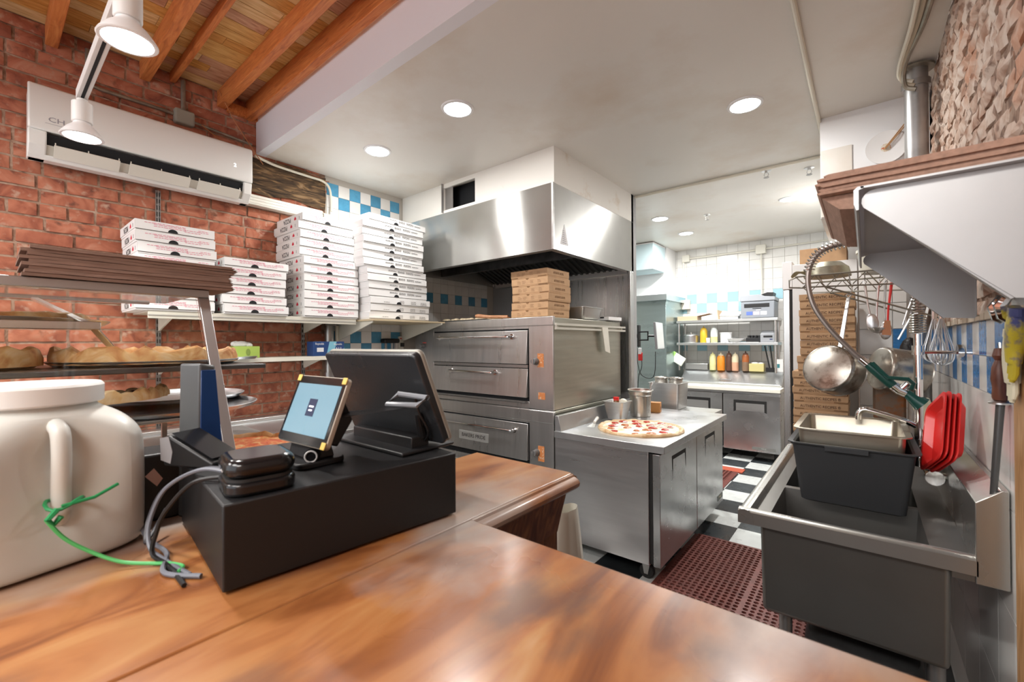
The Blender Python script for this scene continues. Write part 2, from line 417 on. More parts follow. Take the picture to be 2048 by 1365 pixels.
# timber ceiling of the front room
wc = struct(B(XL - .1, XR + .1, FY0, YF + .2, 3.17, 3.2).build('ceiling_timber', M('deck_shadow', (.05, .03, .02), .9)))
BOARD = [ramp_mat('ceiling_board_%d' % i, st_, 5, (9, 1.2, 9), .45, .1, rnd=7) for i, st_ in enumerate([
    [(.3, (.38, .16, .03)), (.5, (.56, .26, .06)), (.7, (.66, .36, .11))],
    [(.3, (.46, .23, .06)), (.5, (.64, .36, .11)), (.7, (.72, .46, .18))],
    [(.3, (.34, .15, .07)), (.5, (.50, .26, .15)), (.7, (.60, .36, .22))],
    [(.3, (.50, .29, .11)), (.5, (.66, .43, .19)), (.7, (.74, .53, .28))]])]
x = XL
bmesh_ = {}
while x < XR:
    w_ = random.choice((.085, .085, .1)); y = FY0
    cuts = sorted(random.uniform(-.2, 1.1) for _ in range(2)) + [YF + .1]
    for c_ in [-.9] + cuts:
        if c_ - y > .08:
            B(x + .0015, x + w_ - .0015, y + .001, c_ - .001, 3.155, 3.17).build('ceiling_board', random.choice(BOARD), wc); y = c_
    x += w_
JST = ramp_mat('joist_wood', [(.3, (.40, .11, .03)), (.5, (.58, .18, .05)), (.7, (.68, .26, .08))], 5, (1, 9, 9), .45, .1)
for yj, zb, wj in ((1.19, 3.03, .045), (1.02, 3.05, .05), (.755, 3.10, .03), (.62, 3.05, .05), (.235, 3.05, .05), (-.15, 3.05, .05), (-.55, 3.05, .05), (-.95, 3.05, .05), (-1.35, 3.05, .05), (-1.75, 3.05, .05), (-2.15, 3.05, .05)):
    B(XL, XR, yj - wj / 2, yj + wj / 2, zb, 3.155).build('joist', JST, wc, bev=.003)
B(XL, XL + .03, 1.05, YF, 3.035, 3.10).build('wall_plate', JST, wc)
for fx in (-2.4, -1.0, .0):
    MB().lathe([(.44, 2.752), (.47, 2.752), (.47, 2.80), (.10, 2.84), (.03, 2.85), (.03, 3.155)], (fx, -1.3, 0), 32).build('fill_light_cover', M('track_white', (.74, .73, .71), .4), wc)  # unseen housing made up to go with each added fill light
# ceiling pipes, sprinklers, recessed lamps
def pipe_thing(name, label, cat, parts, mat, r, group=None):
    m = MB()
    for p in parts: m.tube(p, r, 10)
    o = m.build(name, mat); tag(o, label, cat, group); return o
pipe_thing('conduit', 'thin white conduit running along the ceiling towards the bulkhead', 'conduit', [[(-.21, 1.3, ZC - .014), (-.21, 3.80, ZC - .014)]], CREAM, .011)
pipe_thing('conduit', 'thin white conduit crossing the ceiling behind the hood', 'conduit', [[(-1.645, 3.83, ZC - .014), (-.21, 3.87, ZC - .014)]], CREAM, .012)
EMI = M('lit_diffuser', (1, 1, 1), .5, emis=14)
for i, (lx, ly, lab) in enumerate(((-1.815, 1.739, 'round recessed ceiling light between the fascia and the hood'), (-2.641, 1.756, 'round recessed ceiling light above the white pizza boxes'),
        (-.523, 2.767, 'round recessed ceiling light above the aisle near the white conduit'), (-1.739, 4.717, 'recessed ceiling light just behind the hood, larger of the rear pair'),
        (-1.724, 5.558, 'recessed ceiling light nearest the back tiled wall'), (-.545, 4.869, 'recessed ceiling light nearest the bulkhead in the back area'))):
    t = thing('recessed_light', lab, 'ceiling light', (lx, ly, ZC), 0, 'recessed ceiling lights')
    MB().lathe([(.075, -.002), (.078, -.008), (.092, -.006), (.095, 0)], n=32).build('trim_ring', WPLAS, t)
    MB().lathe([(.0001, -.006), (.076, -.006), (.076, -.003)], n=32).build('diffuser', EMI, t)
    a = area('recessed_lamp', (lx, ly, ZC - .012), .14, DOWNLIGHT_W * (2.7 if ly > 4 else 1), (1, .985, .955))
for i, (px, py) in enumerate(((-.60, 3.95), (-1.30, 4.9), (-.33, 4.1))):
    t = thing('sprinkler_head', ['small sprinkler head hanging below the crossing conduit', 'small sprinkler head between the rear ceiling lights', 'small sprinkler head beside the bulkhead edge'][i], 'sprinkler', (px, py, ZC), 0, 'ceiling sprinkler heads')
    MB().lathe([(.035, 0), (.035, -.004), (.012, -.008), (.012, -.02)], n=14).build('escutcheon', ALU, t)
    q = MB(); q.tube([(-.012, 0, -.02), (-.016, 0, -.035), (-.004, 0, -.052)], .003, 6); q.tube([(.012, 0, -.02), (.016, 0, -.035), (.004, 0, -.052)], .003, 6); q.build('frame', ALU, t)
    MB().lathe([(.0001, -.056), (.02, -.056), (.02, -.053), (.0001, -.053)], n=14).build('deflector', DSTEEL, t)
# ================================================================ HOOD + OVEN
HX0, HX1, HY0, HY1, HZ0, HZ1 = -3.28, -1.65, 2.475, 3.80, 2.095, 2.556
# plaster box above the hood (part of the room)
bx = struct(B(-3.28, -1.66, 2.60, 3.80, HZ1, ZC).build('wall_hood_casing', DARK))
q = MB(); a0, a1, z0, z1 = -2.775, -2.405, 2.585, 2.775
q.box(-3.345, a0, 2.49, 2.51, HZ1, ZC); q.box(a1, -1.65, 2.49, 2.51, HZ1, ZC); q.box(a0, a1, 2.49, 2.51, HZ1, z0); q.box(a0, a1, 2.49, 2.51, z1, ZC)
q.box(-1.67, -1.65, 2.51, 3.80, HZ1, ZC)
q.build('casing_panel', WHITE2, bx)
q = MB(); q.box(a0 - .02, a0 + .09, 2.512, 2.52, z0, z1); q.build('duct_liner', DSTEEL, bx)
B(a0 - .008, a0, 2.47, 2.49, z0 - .02, ZC).build('metal_strip', DSTEEL, bx)
# rear steel cladding
wc2 = struct(B(XL, HX1, 3.76, 3.86, 0, ZC).build('wall_oven_back', M('cladding_grey', (.35, .35, .35), .5)))
B(XL + .3, HX1 - .003, 3.745, 3.76, 1.0, 2.5).build('cladding_sheet', STEELV, wc2)
B(HX1 - .012, HX1 + .012, 3.70, 3.77, .3, HZ0).build('corner_strip', STEELV, wc2, bev=.003)
t = thing('range_hood', 'large stainless steel extractor hood with dark baffle filters over the oven', 'hood', (HX0, HY0, HZ0)); o_ = Vector((HX0, HY0, HZ0))
W, D, H = HX1 - HX0, HY1 - HY0, HZ1 - HZ0
B(0, W, 0, .015, 0, H).build('front_panel', STEELH, t, bev=.002)
B(W - .015, W, .0151, D, 0, H).build('side_panel', STEELH, t, bev=.002)
q = MB(); q.box(.0, W - .015, .015, .05, .0, .012); q.box(W - .05, W - .0151, .05, D, 0, .012); q.build('gutter_lip', STEEL, t)
q = MB(); q.box(W - .012, W + .003, -.003, .012, 0, H); q.build('corner_seam', STEEL, t)
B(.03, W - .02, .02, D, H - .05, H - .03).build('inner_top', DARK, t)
B(.0, .015, .02, D, 0.0, H).build('wall_side_panel', STEELH, t)
SOOT = M('sooty_steel', (.10, .10, .10), .45, .8, var=.3, vs=12)
FILT = M('filter_steel', (.16, .16, .16), .4, .9)
B(.02, W - .02, .42, .46, .02, H - .04).build('filter_rail', SOOT, t)
bb = MB().prism([(.46, .33), (1.24, .04), (1.24, .02), (.46, .31)], 'x', .03, W - .03).build('filter_back', SOOT, t)
n_ = 26
sl = MB().prism([(.44, .325), (1.25, .028), (1.25, .004), (.44, .300)], 'x', -.013, .013).mesh('baffle'); sl.materials.append(FILT)
for i in range(n_):
    o = link('baffle', sl, t); o.location = (.06 + i * (W - .12) / (n_ - 1), 0, 0)
q = MB(); q.box(.02, W - .02, 1.22, 1.27, -.02, .03); q.build('grease_trough', STEEL, t)
STK = M('sticker', (.75, .75, .76), .6)
q = MB(); q.prism([(0, .0), (.11, .0), (.055, .15)], 'x', 0, .0008); s_ = q.build('warning_sticker', STK, t); s_.location = (W + .0002, .085, .05)
m_ = MB()
for i in range(7): m_.box(0, .0012, .03 - .004 * i + .022 * i / 3 * .6, .08 - .003 * i - i * .002, .012 + i * .014, .018 + i * .014)
m2 = m_.build('sticker_printing', M('grey_ink', (.45, .45, .47), .7), t); m2.location = (W + .0006, .085, .05)

# ---------------- oven
t = thing('deck_oven', 'double stacked stainless steel pizza deck oven under the hood', 'oven', (-3.23, 2.536, 0))
OW = 1.53
SIDE = steel('olive_steel', (.50, .49, .42), .27, st=(1, 1, 14), bump=.05, var=.1)
FACE = steel('oven_face_steel', (.60, .59, .58), .26, st=(14, 1, 1), bump=.03, var=.06)
B(0, OW, .015, 1.08, .972, 1.632).build('upper_body', SIDE, t, bev=.004)
B(0, OW, .015, 1.08, .30, .968).build('lower_body', SIDE, t, bev=.004)
def face(z0, z1, d0, d1, top, name):
    q = MB()
    q.box(0, .262, 0, .0149, z0, z1); q.box(1.318, OW, 0, .0149, z0, z1); q.box(.262, 1.318, 0, .0149, d1, z1); q.box(.262, 1.318, 0, .0149, z0, d0)
    return q.build(name, FACE, t, bev=.002)
face(.972, 1.632, 1.022, 1.556, 0, 'upper_front_frame')
face(.30, .968, .34, .866, 0, 'lower_front_frame')
B(-.005, OW + .006, -.006, .02, 1.575, 1.640).build('top_band', FACE, t, bev=.004)
B(-.005, OW + .006, -.006, .02, .880, .965).build('deck_band', FACE, t, bev=.004)
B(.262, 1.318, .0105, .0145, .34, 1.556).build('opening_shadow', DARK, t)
def door(z0, z1, h0, h1, hz, tilt, lean=.012, x0=.27, x1=1.31):
    q = MB().prism([(-.014 - lean, z0), (-.014 + tilt, z1), (.0095 + tilt * .2, z1), (.0095, z0)], 'x', x0, x1)
    d = q.build('door', FACE, t, bev=.003)
    y = -.055
    q = MB(); q.tube([(h0, -.012, hz), (h0 + .01, y, hz), (h0 + .03, y - .004, hz), (h1 - .03, y - .004, hz), (h1 - .01, y, hz), (h1, -.012, hz)], .0095, 10)
    q.cyl((h0, -.02, hz), (h0, -.005, hz), .02, n=12); q.cyl((h1, -.02, hz), (h1, -.005, hz), .02, n=12)
    q.build('handle', CHROME, d); return d
door(1.295, 1.545, .36, 1.17, 1.500, .008)
door(1.050, 1.262, .50, 1.0, 1.225, .008)
door(.590, .856, .36, 1.19, .80, .004)
B(.27, 1.31, -.004, .0095, 1.267, 1.290).build('door_track', DSTEEL, t)
door(.345, .545, .50, 1.0, .505, .004)
q = MB(); q.prism([(-.012, 1.005), (-.030, 1.018), (-.030, 1.024), (0, 1.024), (0, 1.005)], 'x', .28, 1.30); q.build('crumb_ledge', DSTEEL, t)
ORANGE = M('orange_label', (.62, .22, .07), .5, col2=(.7, .55, .4), c2amt=.42, c2s=60, c2sharp=.04)
def knob(x, z, r=.024):
    k = MB(); k.cyl((x, -.002, z), (x, -.012, z), r * 1.1, n=20); k.cyl((x, -.012, z), (x, -.045, z), r, r * .85, n=20); kk = k.build('control_knob', M('grey_knob', (.16, .16, .16), .35), t, bev=.002)
    B(x - .004, x + .004, -.05, -.044, z - r * .8, z + r * .8).build('pointer', ALU, kk)
knob(1.385, 1.318); B(1.395, 1.45, -.0015, 0, 1.275, 1.375).build('label_plate', ORANGE, t)
knob(1.385, .66); B(1.395, 1.45, -.0015, 0, .60, .71).build('label_plate', ORANGE, t)
B(1.40, 1.46, -.0015, 0, 1.045, 1.095).build('label_plate', ORANGE, t)
knob(.13, 1.43, .018); B(.11, .16, -.0015, 0, 1.455, 1.465).build('label_plate', M('red_tape', (.6, .1, .08), .5), t)
bd = B(.60, .93, -.022, -.018, .665, .735).build('name_badge', M('badge_silver', (.62, .62, .60), .35, .6), t)
text('BAKERS PRIDE', .042, (.765, -.0228, .700), (1, 0, 0), (0, 0, 1), INKB, t)
q = MB()
for z in (1.545, 1.575): q.box(OW + .02, OW + .032, -.005, 1.12, z, z + .016)
for y in (.02, 1.06): q.box(OW, OW + .02, y, y + .02, 1.545, 1.591)
q.build('side_rail', M('pale_bar', (.66, .64, .57), .4, .5), t)
for x in (.05, OW - .09):
    for y in (.06, 1.0): B(x, x + .05, y, y + .05, 0, .30).build('leg', DSTEEL, t)
q = MB(); q.hexa([(OW + .034, .72, 1.38), (OW + .038, .80, 1.36), (OW + .04, .80, 1.36), (OW + .036, .72, 1.38), (OW + .034, .66, 1.575), (OW + .034, .76, 1.575), (OW + .04, .76, 1.575), (OW + .04, .66, 1.575)])
tag(q.build('wiping_cloth', M('off_white_cloth', (.72, .70, .62), .8)), 'small off-white cloth hanging from the rail on the oven side', 'cloth').location = (-3.23, 2.536, 0)

# ================================================================ PREP TABLE
t = thing('undercounter_fridge', 'two-door stainless undercounter fridge with worktop and backsplash beside the oven', 'fridge', (-1.675, 2.515, 0))
PW, PD, PT = .765, 1.45, .84
PST = steel('prep_side_steel', (.56, .55, .55), .25, st=(1, 1, 16), bump=.02, var=.05)
PTOP = steel('prep_top_steel', (.62, .63, .64), .26, st=(3, 3, 3), bump=.02, var=.06)
B(0, .665, .0, PD - .02, .115, .795).build('cabinet', PST, t, bev=.003)
B(.665, .69, .01, PD - .03, .125, .785).build('gasket', RUBBER, t)
B(-.0, PW, -.012, PD, .796, PT).build('worktop', PTOP, t, bev=.003)
q = MB().prism([(0, PT), (.05, PT), (.028, PT + .105), (0, PT + .105)], 'y', .0, PD); q.build('backsplash', PTOP, t, bev=.002)
DOORM = steel('prep_door_steel', (.58, .58, .58), .2, st=(4, 4, 4), bump=.06, var=.08)
for y0, y1 in ((.0, .705), (.715, PD - .025)):
    d = B(.6905, .735, y0, y1, .118, .785).build('door', DOORM, t, bev=.003)
    hy = y0 + .20; hw = .27
    # recessed pull: dark pocket with sloped liner
    q = MB(); q.add([(.7355, hy, .74), (.7355, hy + hw, .74), (.7355, hy + hw, .60), (.7355, hy + .25, .715), (.7355, hy + .022, .715), (.7355, hy + .012, .58)], [(0, 1, 2, 3, 4, 5)])
    k = len(q.v)
    q.build('handle_recess', RUBBER, d, recalc=False)
q = B(.7352, .737, PD - .20, PD - .05, .155, .195).build('maker_plate', M('plate_dark', (.10, .11, .09), .4), t)
text('TRUE', .022, (.7375, PD - .125, .175), (0, 1, 0), (0, 0, 1), M('plate_text', (.6, .58, .4), .5), t)
for x in (.08, .62):
    for y in (.08, PD - .12):
        c = thing('x', None, None); bpy.data.objects.remove(c)
        q = MB(); q.box(x - .03, x + .03, y - .03, y + .03, .095, .114); q.prism([(x - .025, .1), (x + .025, .1), (x + .012, .03), (x - .012, .03)], 'y', y - .022, y - .017); q.prism([(x - .025, .1), (x + .025, .1), (x + .012, .03), (x - .012, .03)], 'y', y + .017, y + .022); cc = q.build('caster', DSTEEL, t)
        MB().cyl((x, y - .015, .045), (x, y + .015, .045), .045, n=20).build('wheel', RUBBER, cc, bev=.004)

# ================================================================ WOODEN COUNTER
CT = 1.07
WOOD = ramp_mat('worn_varnished_wood', [(.25, (.105, .032, .012)), (.40, (.23, .078, .024)), (.52, (.33, .130, .042)), (.65, (.38, .18, .066)), (.85, (.45, .26, .125))], 2.2, (4, 1.1, 4), .30, .01, coat=.2, rvar=.08,
                extra=[((.36, .325, .30), .40, 2.6, .09, (1.2, .9, 1)), ((.13, .07, .05), .36, 4, .07, (1.4, .8, 1))])
WOODD = ramp_mat('dark_counter_wood', [(.3, (.06, .022, .01)), (.5, (.15, .06, .025)), (.7, (.27, .12, .05))], 4, (8, 8, .9), .38, .05)
t = thing('wooden_counter', 'worn varnished wooden counter ledge with moulded edge under the till', 'counter', (0, 0, 0))
q = MB().prism([(-1.335, -1.2), (-.665, -1.2), (-.665, 1.085), (-.675, 1.095), (-1.056, 1.095), (-1.056, .72), (-1.335, .72)], 'z', CT - .018, CT)
q.build('ledge_top', WOOD, t, bev=.004)
prof = [(-.672, CT - .001), (-.660, CT - .003), (-.657, CT - .008), (-.651, CT - .010), (-.643, CT - .014), (-.638, CT - .022), (-.640, CT - .032), (-.648, CT - .040), (-.662, CT - .044), (-.70, CT - .044), (-.70, CT - .019), (-.672, CT - .019)]
q = MB().prism(prof, 'y', .672, 1.085); q.build('moulded_edge', WOOD, t)
q = MB().prism([(p[0] + .665 + 1.088 , p[1]) for p in prof], 'x', -1.056, -.665); q.build('far_edge', WOOD, t)
B(-1.05, -.70, -1.2, 1.06, 0, CT - .0185).build('counter_body', WOODD, t, bev=.003)
q = MB().prism([(-.70, CT - .045), (-.668, CT - .05), (-.685, .96), (-.70, .90)], 'y', .672, 1.06); q.build('apron_moulding', WOODD, t)
t2 = thing('counter_flap', 'broad worn orange-brown wooden counter top nearest the viewer', 'counter', (0, 0, 0))
B(-.662, .55, -.6, .668, CT - .036, CT + .001).build('flap_top', WOOD, t2, bev=.005, seg=3)
B(-.64, -.60, -.6, .60, .0, CT - .037).build('support_panel', WOODD, t2); B(-.60, .5, .54, .58, .55, CT - .037).build('front_rail', WOODD, t2)
B(.46, .50, -.6, .58, 0, CT - .037).build('end_panel', WOODD, t2)

# ================================================================ SINK
SZ = .885
t = thing('compartment_sink', 'stainless steel compartment sink with rolled rim and raised backsplash on the right wall', 'sink', (-.34, 1.62, 0))
SKS = steel('sink_steel', (.26, .25, .235), .30, st=(1, 1, 1), bump=.04, var=.12)
SD = .56; SLn = 1.20
q = MB()
for y0 in (.065, .44, .815):
    x0, x1, y1 = .085, .475, y0 + .345; zb = SZ - .31
    # inner bowl walls, open top, with sloped corners
    q.add([(x0, y0, SZ - .018), (x1, y0, SZ - .018), (x1, y1, SZ - .018), (x0, y1, SZ - .018), (x0 + .02, y0 + .02, zb), (x1 - .02, y0 + .02, zb), (x1 - .02, y1 - .02, zb), (x0 + .02, y1 - .02, zb)],
          [(0, 1, 5, 4), (1, 2, 6, 5), (2, 3, 7, 6), (3, 0, 4, 7), (4, 5, 6, 7)])
q.build('bowls', SKS, t, recalc=False, bev=0)
q = MB(); xs = [0, .085, .475, SD]; ys = [0, .065, .41, .44, .785, .815, 1.16, SLn]
for i in range(3):
    for j in range(7):
        if i == 1 and j in (1, 3, 5): continue
        q.quad((xs[i], ys[j], SZ - .018), (xs[i + 1], ys[j], SZ - .018), (xs[i + 1], ys[j + 1], SZ - .018), (xs[i], ys[j + 1], SZ - .018))
q.build('deck', SKS, t, merge=True)
RIMS = steel('rim_steel', (.60, .59, .56), .22, st=(1, 1, 1), bump=.03, var=.1)
rp = [(0, SZ - .02), (.0, SZ - .006), (.008, SZ), (.02, SZ + .002), (.032, SZ), (.04, SZ - .008), (.045, SZ - .018), (.045, SZ - .045), (0, SZ - .045)]
MB().prism(rp, 'y', -.002, SLn).build('left_rim', RIMS, t)
MB().prism([(p[0], p[1] + 0) for p in rp], 'x', .0, SD).build('front_rim', RIMS, t)
q = MB(); sx0, sx1, sy0, sy1 = .06, .515, .03, SLn - .02
q.add([(sx0, sy0, SZ - .03), (sx1, sy0, SZ - .03), (sx1, sy1, SZ - .03), (sx0, sy1, SZ - .03), (sx0 + .004, sy0 + .004, SZ - .335), (sx1 - .004, sy0 + .004, SZ - .335), (sx1 - .004, sy1, SZ - .335), (sx0 + .004, sy1, SZ - .335)],
      [(1, 0, 4, 5), (2, 1, 5, 6), (3, 2, 6, 7), (0, 3, 7, 4), (7, 6, 5, 4)])
q.build('outer_shell', SKS, t, bev=.014, seg=3, recalc=False)
B(.512, SD - .006, .004, SLn, SZ - .062, SZ - .0185).build('rear_apron', SKS, t)
MB().prism([(SD - .005, SZ - .065), (SD - .005, SZ + .145), (SD + .042, SZ + .185), (SD + .055, SZ + .185), (SD + .055, SZ - .065)], 'y', 0, SLn).build('backsplash', RIMS, t, bev=.002)
for y in (.12, SLn - .15):
    for x in (.12, .49):
        q = MB().cyl((x, y, 0.0), (x, y, SZ - .336), .02, n=14); l_ = q.build('leg', DSTEEL, t)
        MB().cyl((x, y, .0), (x, y, .05), .026, .022, n=14).build('foot', CHROME, l_)
# ================================================================ LEFT WALL: AIR CONDITIONER, CONDUITS, TRACK LIGHT
ACW = M('ac_white', (.80, .80, .77), .22)
t = thing('air_conditioner', 'white wall-mounted split air conditioner on the brick wall', 'air conditioner', (XL + .008, .14, 2.40))
AW, AH, AD = 1.0, .36, .195
def acprof(d=0): return [(0, 0.01), (.10, 0 + d), (.145, .012), (.178, .055), (.188, .125), (.188, .13), (0, .13)]
q = MB().prism([(0, .02), (0, AH - .005), (.15, AH - .005), (AD - .012, AH - .03), (AD - .012, .130), (.11, .128), (.09, .02)], 'y', 0.004, AW - .004); q.build('casing', ACW, t, bev=.012, seg=3)
q = MB().prism([(AD - .022, .128), (AD - .004, .124), (AD, .14), (AD, AH - .035), (AD - .006, AH - .012), (AD - .03, AH), (AD - .03, .14)], 'y', 0, AW); q.build('front_panel', ACW, t, bev=.008, seg=3)
LOUV = M('louver_cream', (.72, .70, .62), .4); LOUVB = M('louver_bed', (.66, .64, .57), .45)
q = MB().prism([(.06, .0), (.118, .0), (.138, .020), (.128, .026), (.10, .012), (.06, .012)], 'y', 0.0, AW); q.build('chin', ACW, t, bev=.004)
for ya, yb in ((0, .065), (AW - .05, AW)): MB().prism([(.06, .0), (.118, .0), (.172, .055), (.183, .128), (.10, .128), (.06, .02)], 'y', ya, yb).build('end_cheek', ACW, t, bev=.006)
MB().prism([(.125, .018), (.160, .066), (.148, .070), (.112, .03)], 'y', .066, AW - .051).build('air_vane_bed', LOUVB, t)
MB().prism([(.150, .071), (.168, .118), (.12, .118), (.118, .05)], 'y', .066, AW - .051).build('outlet', DARK, t)
for ya, yb in ((.09, .34), (.38, .66), (.70, .93)):
    l = MB().prism([(.136, .020), (.186, .066), (.190, .061), (.142, .013)], 'y', ya, yb).build('louver', LOUV, t, bev=.001)
    for k in range(3):
        y = ya + (yb - ya) * (k + .02) / 2.08
        MB().prism([(.155, .040), (.184, .078), (.188, .068), (.160, .034)], 'y', y, y + .004).build('tab', LOUV, l)
text('CH', .034, (AD + .0006, .098, .185), (0, 1, 0), (0, 0, 1), M('ac_grey', (.30, .30, .34), .4), t, sx=1.25)
MB().box(AD, AD + .0006, .058, .138, .163, .1645).build('brand_line', M('ac_grey', (.30, .30, .34), .4), t)
text('2', .032, (AD + .0006, .895, .215), (0, 1, 0), (0, 0, 1), M('display_glow', (1, 1, 1), .5, emis=2), t)

TRK = M('track_white', (.74, .73, .71), .4)
t = thing('track_light', 'white suspended track light with two lit spot heads in front of the air conditioner', 'track light', (-2.43, .255, 2.45))
MB().box(-.02, 2.3, -.017, .017, 0, .035).build('track', TRK, t, bev=.002)
B(.0, 2.28, -.005, .005, -.0012, -.0002).build('slot', DARK, t)
for x in (1.25, 2.1): MB().cyl((x, 0, .035), (x, 0, .70), .008, n=10).build('hanger_rod', TRK, t)
LAMPE = M('lit_lamp_face', (1, 1, 1), .5, emis=9)
for hx, sc, tl in ((-.005, 1, -.10), (.86, 1.0, -.16)):
    h = MB(); h.cyl((0, 0, -.005), (0, 0, -.03), .018, n=12); h.cyl((0, 0, -.02), (0, 0, -.10), .032, n=20); h = h.build('spot_head', TRK, t, bev=.003)
    h.location = (hx, 0, 0)
    b = MB().lathe([(.026, -.10), (.028, -.108), (.045, -.125), (.063, -.150), (.067, -.158), (.064, -.160)], n=28).build('bulb', M('bulb_white', (.8, .8, .8), .35), h)
    MB().lathe([(.0001, -.162), (.05, -.1615), (.063, -.1585)], n=28).build('lamp_face', LAMPE, h)
    l = bpy.data.lights.new('spot_lamp', 'AREA'); l.shape = 'DISK'; l.size = .11; l.energy = TRACK_W; l.color = (1, .97, .93); l.spread = R(130)
    lo = bpy.data.objects.new('spot_lamp', l); C.objects.link(lo); lo.parent = h; lo.location = (0, 0, -.166)
# conduit with junction box
RUSTY = M('grey_conduit', (.30, .27, .22), .45, .6, var=.3, vs=15)
t = thing('wall_conduit', 'grey metal conduit with square junction box above the air conditioner', 'conduit', (XL + .02, 0, 0))
q = MB(); q.tube([(0, .37, 3.1), (0, .37, 2.93), (.0, .385, 2.905), (0, .42, 2.9), (0, .77, 2.9)], .0105, 10); q.tube([(0, .805, 2.93), (0, .805, 3.13)], .0125, 10); q.tube([(0, .85, 2.885), (0, 1.2, 2.86)], .009, 8); q.build('conduit_run', RUSTY, t)
b = MB(); b.box(-.02, .032, .755, .86, 2.845, 2.935); b.build('junction_box', M('box_grey', (.33, .33, .28), .5), t, bev=.012, seg=3)
def wire(name, lab, pts, r, mat, cat='wire', sub=6):
    # smooth polyline
    P = [Vector(p) for p in pts]; out = []
    for i in range(len(P) - 1):
        a, b, c, d = P[max(i - 1, 0)], P[i], P[i + 1], P[min(i + 2, len(P) - 1)]
        for k in range(sub):
            s = k / sub
            out.append(.5 * ((2 * b) + (c - a) * s + (2 * a - 5 * b + 4 * c - d) * s * s + (3 * b - a - 3 * c + d) * s ** 3))
    out.append(P[-1])
    if lab is None: return out
    o = MB().tube(out, r, 7).build(name, mat); return tag(o, lab, cat)
OW_ = M('orange_wire', (.45, .17, .06), .5)
wire('orange_wire', 'thin orange wire hanging from the joists past the air conditioner', [(-3.26, .98, 3.12), (-3.24, 1.06, 2.95), (-3.25, 1.16, 2.82), (-3.27, 1.25, 2.72)], .003, OW_)
wire('orange_wire', 'short thin orange wire beside the junction box', [(-3.32, .90, 2.88), (-3.325, .99, 2.83), (-3.33, 1.06, 2.79)], .003, OW_)
wire('loose_cable', 'cream cable bending down along the corner of the scorched timber', [(-3.27, 1.2, 2.765), (-3.31, 1.35, 2.755), (-3.32, 1.60, 2.75), (-3.32, 1.71, 2.745), (-3.315, 1.76, 2.70), (-3.315, 1.775, 2.60), (-3.315, 1.775, 2.52)], .009, CREAM, 'cable')
t = thing('line_cover', 'white ribbed plastic line cover running from the air conditioner to the tiles', 'pipe cover', (XL + .006, 1.14, 2.425))
B(0, .06, 0, .55, 0, .075).build('duct', CREAMM, t, bev=.006)
for k in range(3): B(.06, .063, .01, .55, .014 + .02 * k, .022 + .02 * k).build('rib', CREAMM, t)
q = MB(); q.tube([(.03, .56, .04), (.03, .62, .04), (.03, .66, .01), (.03, .67, -.08)], .028, 12); q.build('elbow', CREAM, t)

# ================================================================ WALL SHELVING
SH = M('shelf_cream', (.68, .66, .57), .4, var=.05, vs=6)
STD = M('standard_zinc', (.45, .45, .44), .4, .8)
for y, lab in ((.68, 'slotted metal shelf upright behind the first box stack'), (1.557, 'slotted metal shelf upright beside the blue foil box')):
    t = thing('shelf_upright', lab, 'shelf upright', (XL + .008, y, .9), 0, 'slotted shelf uprights')
    q = MB(); q.box(-.006, .004, -.012, -.010, 0, 1.5); q.box(-.006, .004, .010, .012, 0, 1.5); q.box(-.007, -.004, -.012, .012, 0, 1.5); q.build('channel', STD, t)
    q = MB()
    for i in range(38):
        z = .02 + i * .039; q.box(.0035, .0048, -.0095, .0095, z, z + .022)
    q.build('slot_strip', M('slot_dark', (.05, .045, .04), .8), t)
    q = MB(); q.box(.0046, .0054, -.0020, .0020, 0, 1.5); q.build('web', STD, t)
t = thing('wall_shelf', 'cream metal wall shelf carrying the red-printed white pizza boxes', 'shelf', (XL + .02, .56, 1.61))
B(0, .36, 0, 1.22, .022, .03).build('board', SH, t); MB().box(.352, .362, 0, 1.22, -.012, .0305).build('front_lip', SH, t, bev=.002)
B(.3625, .366, 0, 1.22, .004, .010).build('lip_bead', M('zinc', (.6, .6, .57), .35, .5), t)
for y in (.12, 1.0):
    MB().prism([(0, .02), (.33, .02), (.33, .005), (.02, -.07), (0, -.07)], 'y', y - .004, y + .004).build('bracket', SH, t)
t = thing('wall_shelf', 'deeper cream shelf end on a slanted bracket carrying the black-printed boxes', 'shelf', (XL + .02, 1.80, 1.604))
B(.0, .55, 0, .70, .02, .032).build('board', M('shelf_ply', (.56, .46, .30), .55), t)
MB().prism([(0, .02), (.52, .02), (.52, .008), (.04, -.12), (0, -.12)], 'y', .02, .03).build('bracket', SH, t)
MB().prism([(0, .02), (.55, .02), (.55, .008), (.04, -.12), (0, -.12)], 'y', .66, .67).build('bracket', SH, t)
t = thing('wall_shelf', 'lower cream wall shelf holding the foil and tissue boxes', 'shelf', (XL + .02, .35, 1.335))
B(0, .30, 0, 1.40, .02, .032).build('board', SH, t); MB().box(.293, .302, 0, 1.4, .005, .0325).build('front_lip', SH, t)
for y in (.33, 1.207): MB().prism([(0, .02), (.27, .02), (.27, .008), (.02, -.06), (0, -.06)], 'y', y - .004, y + .004).build('bracket', SH, t)

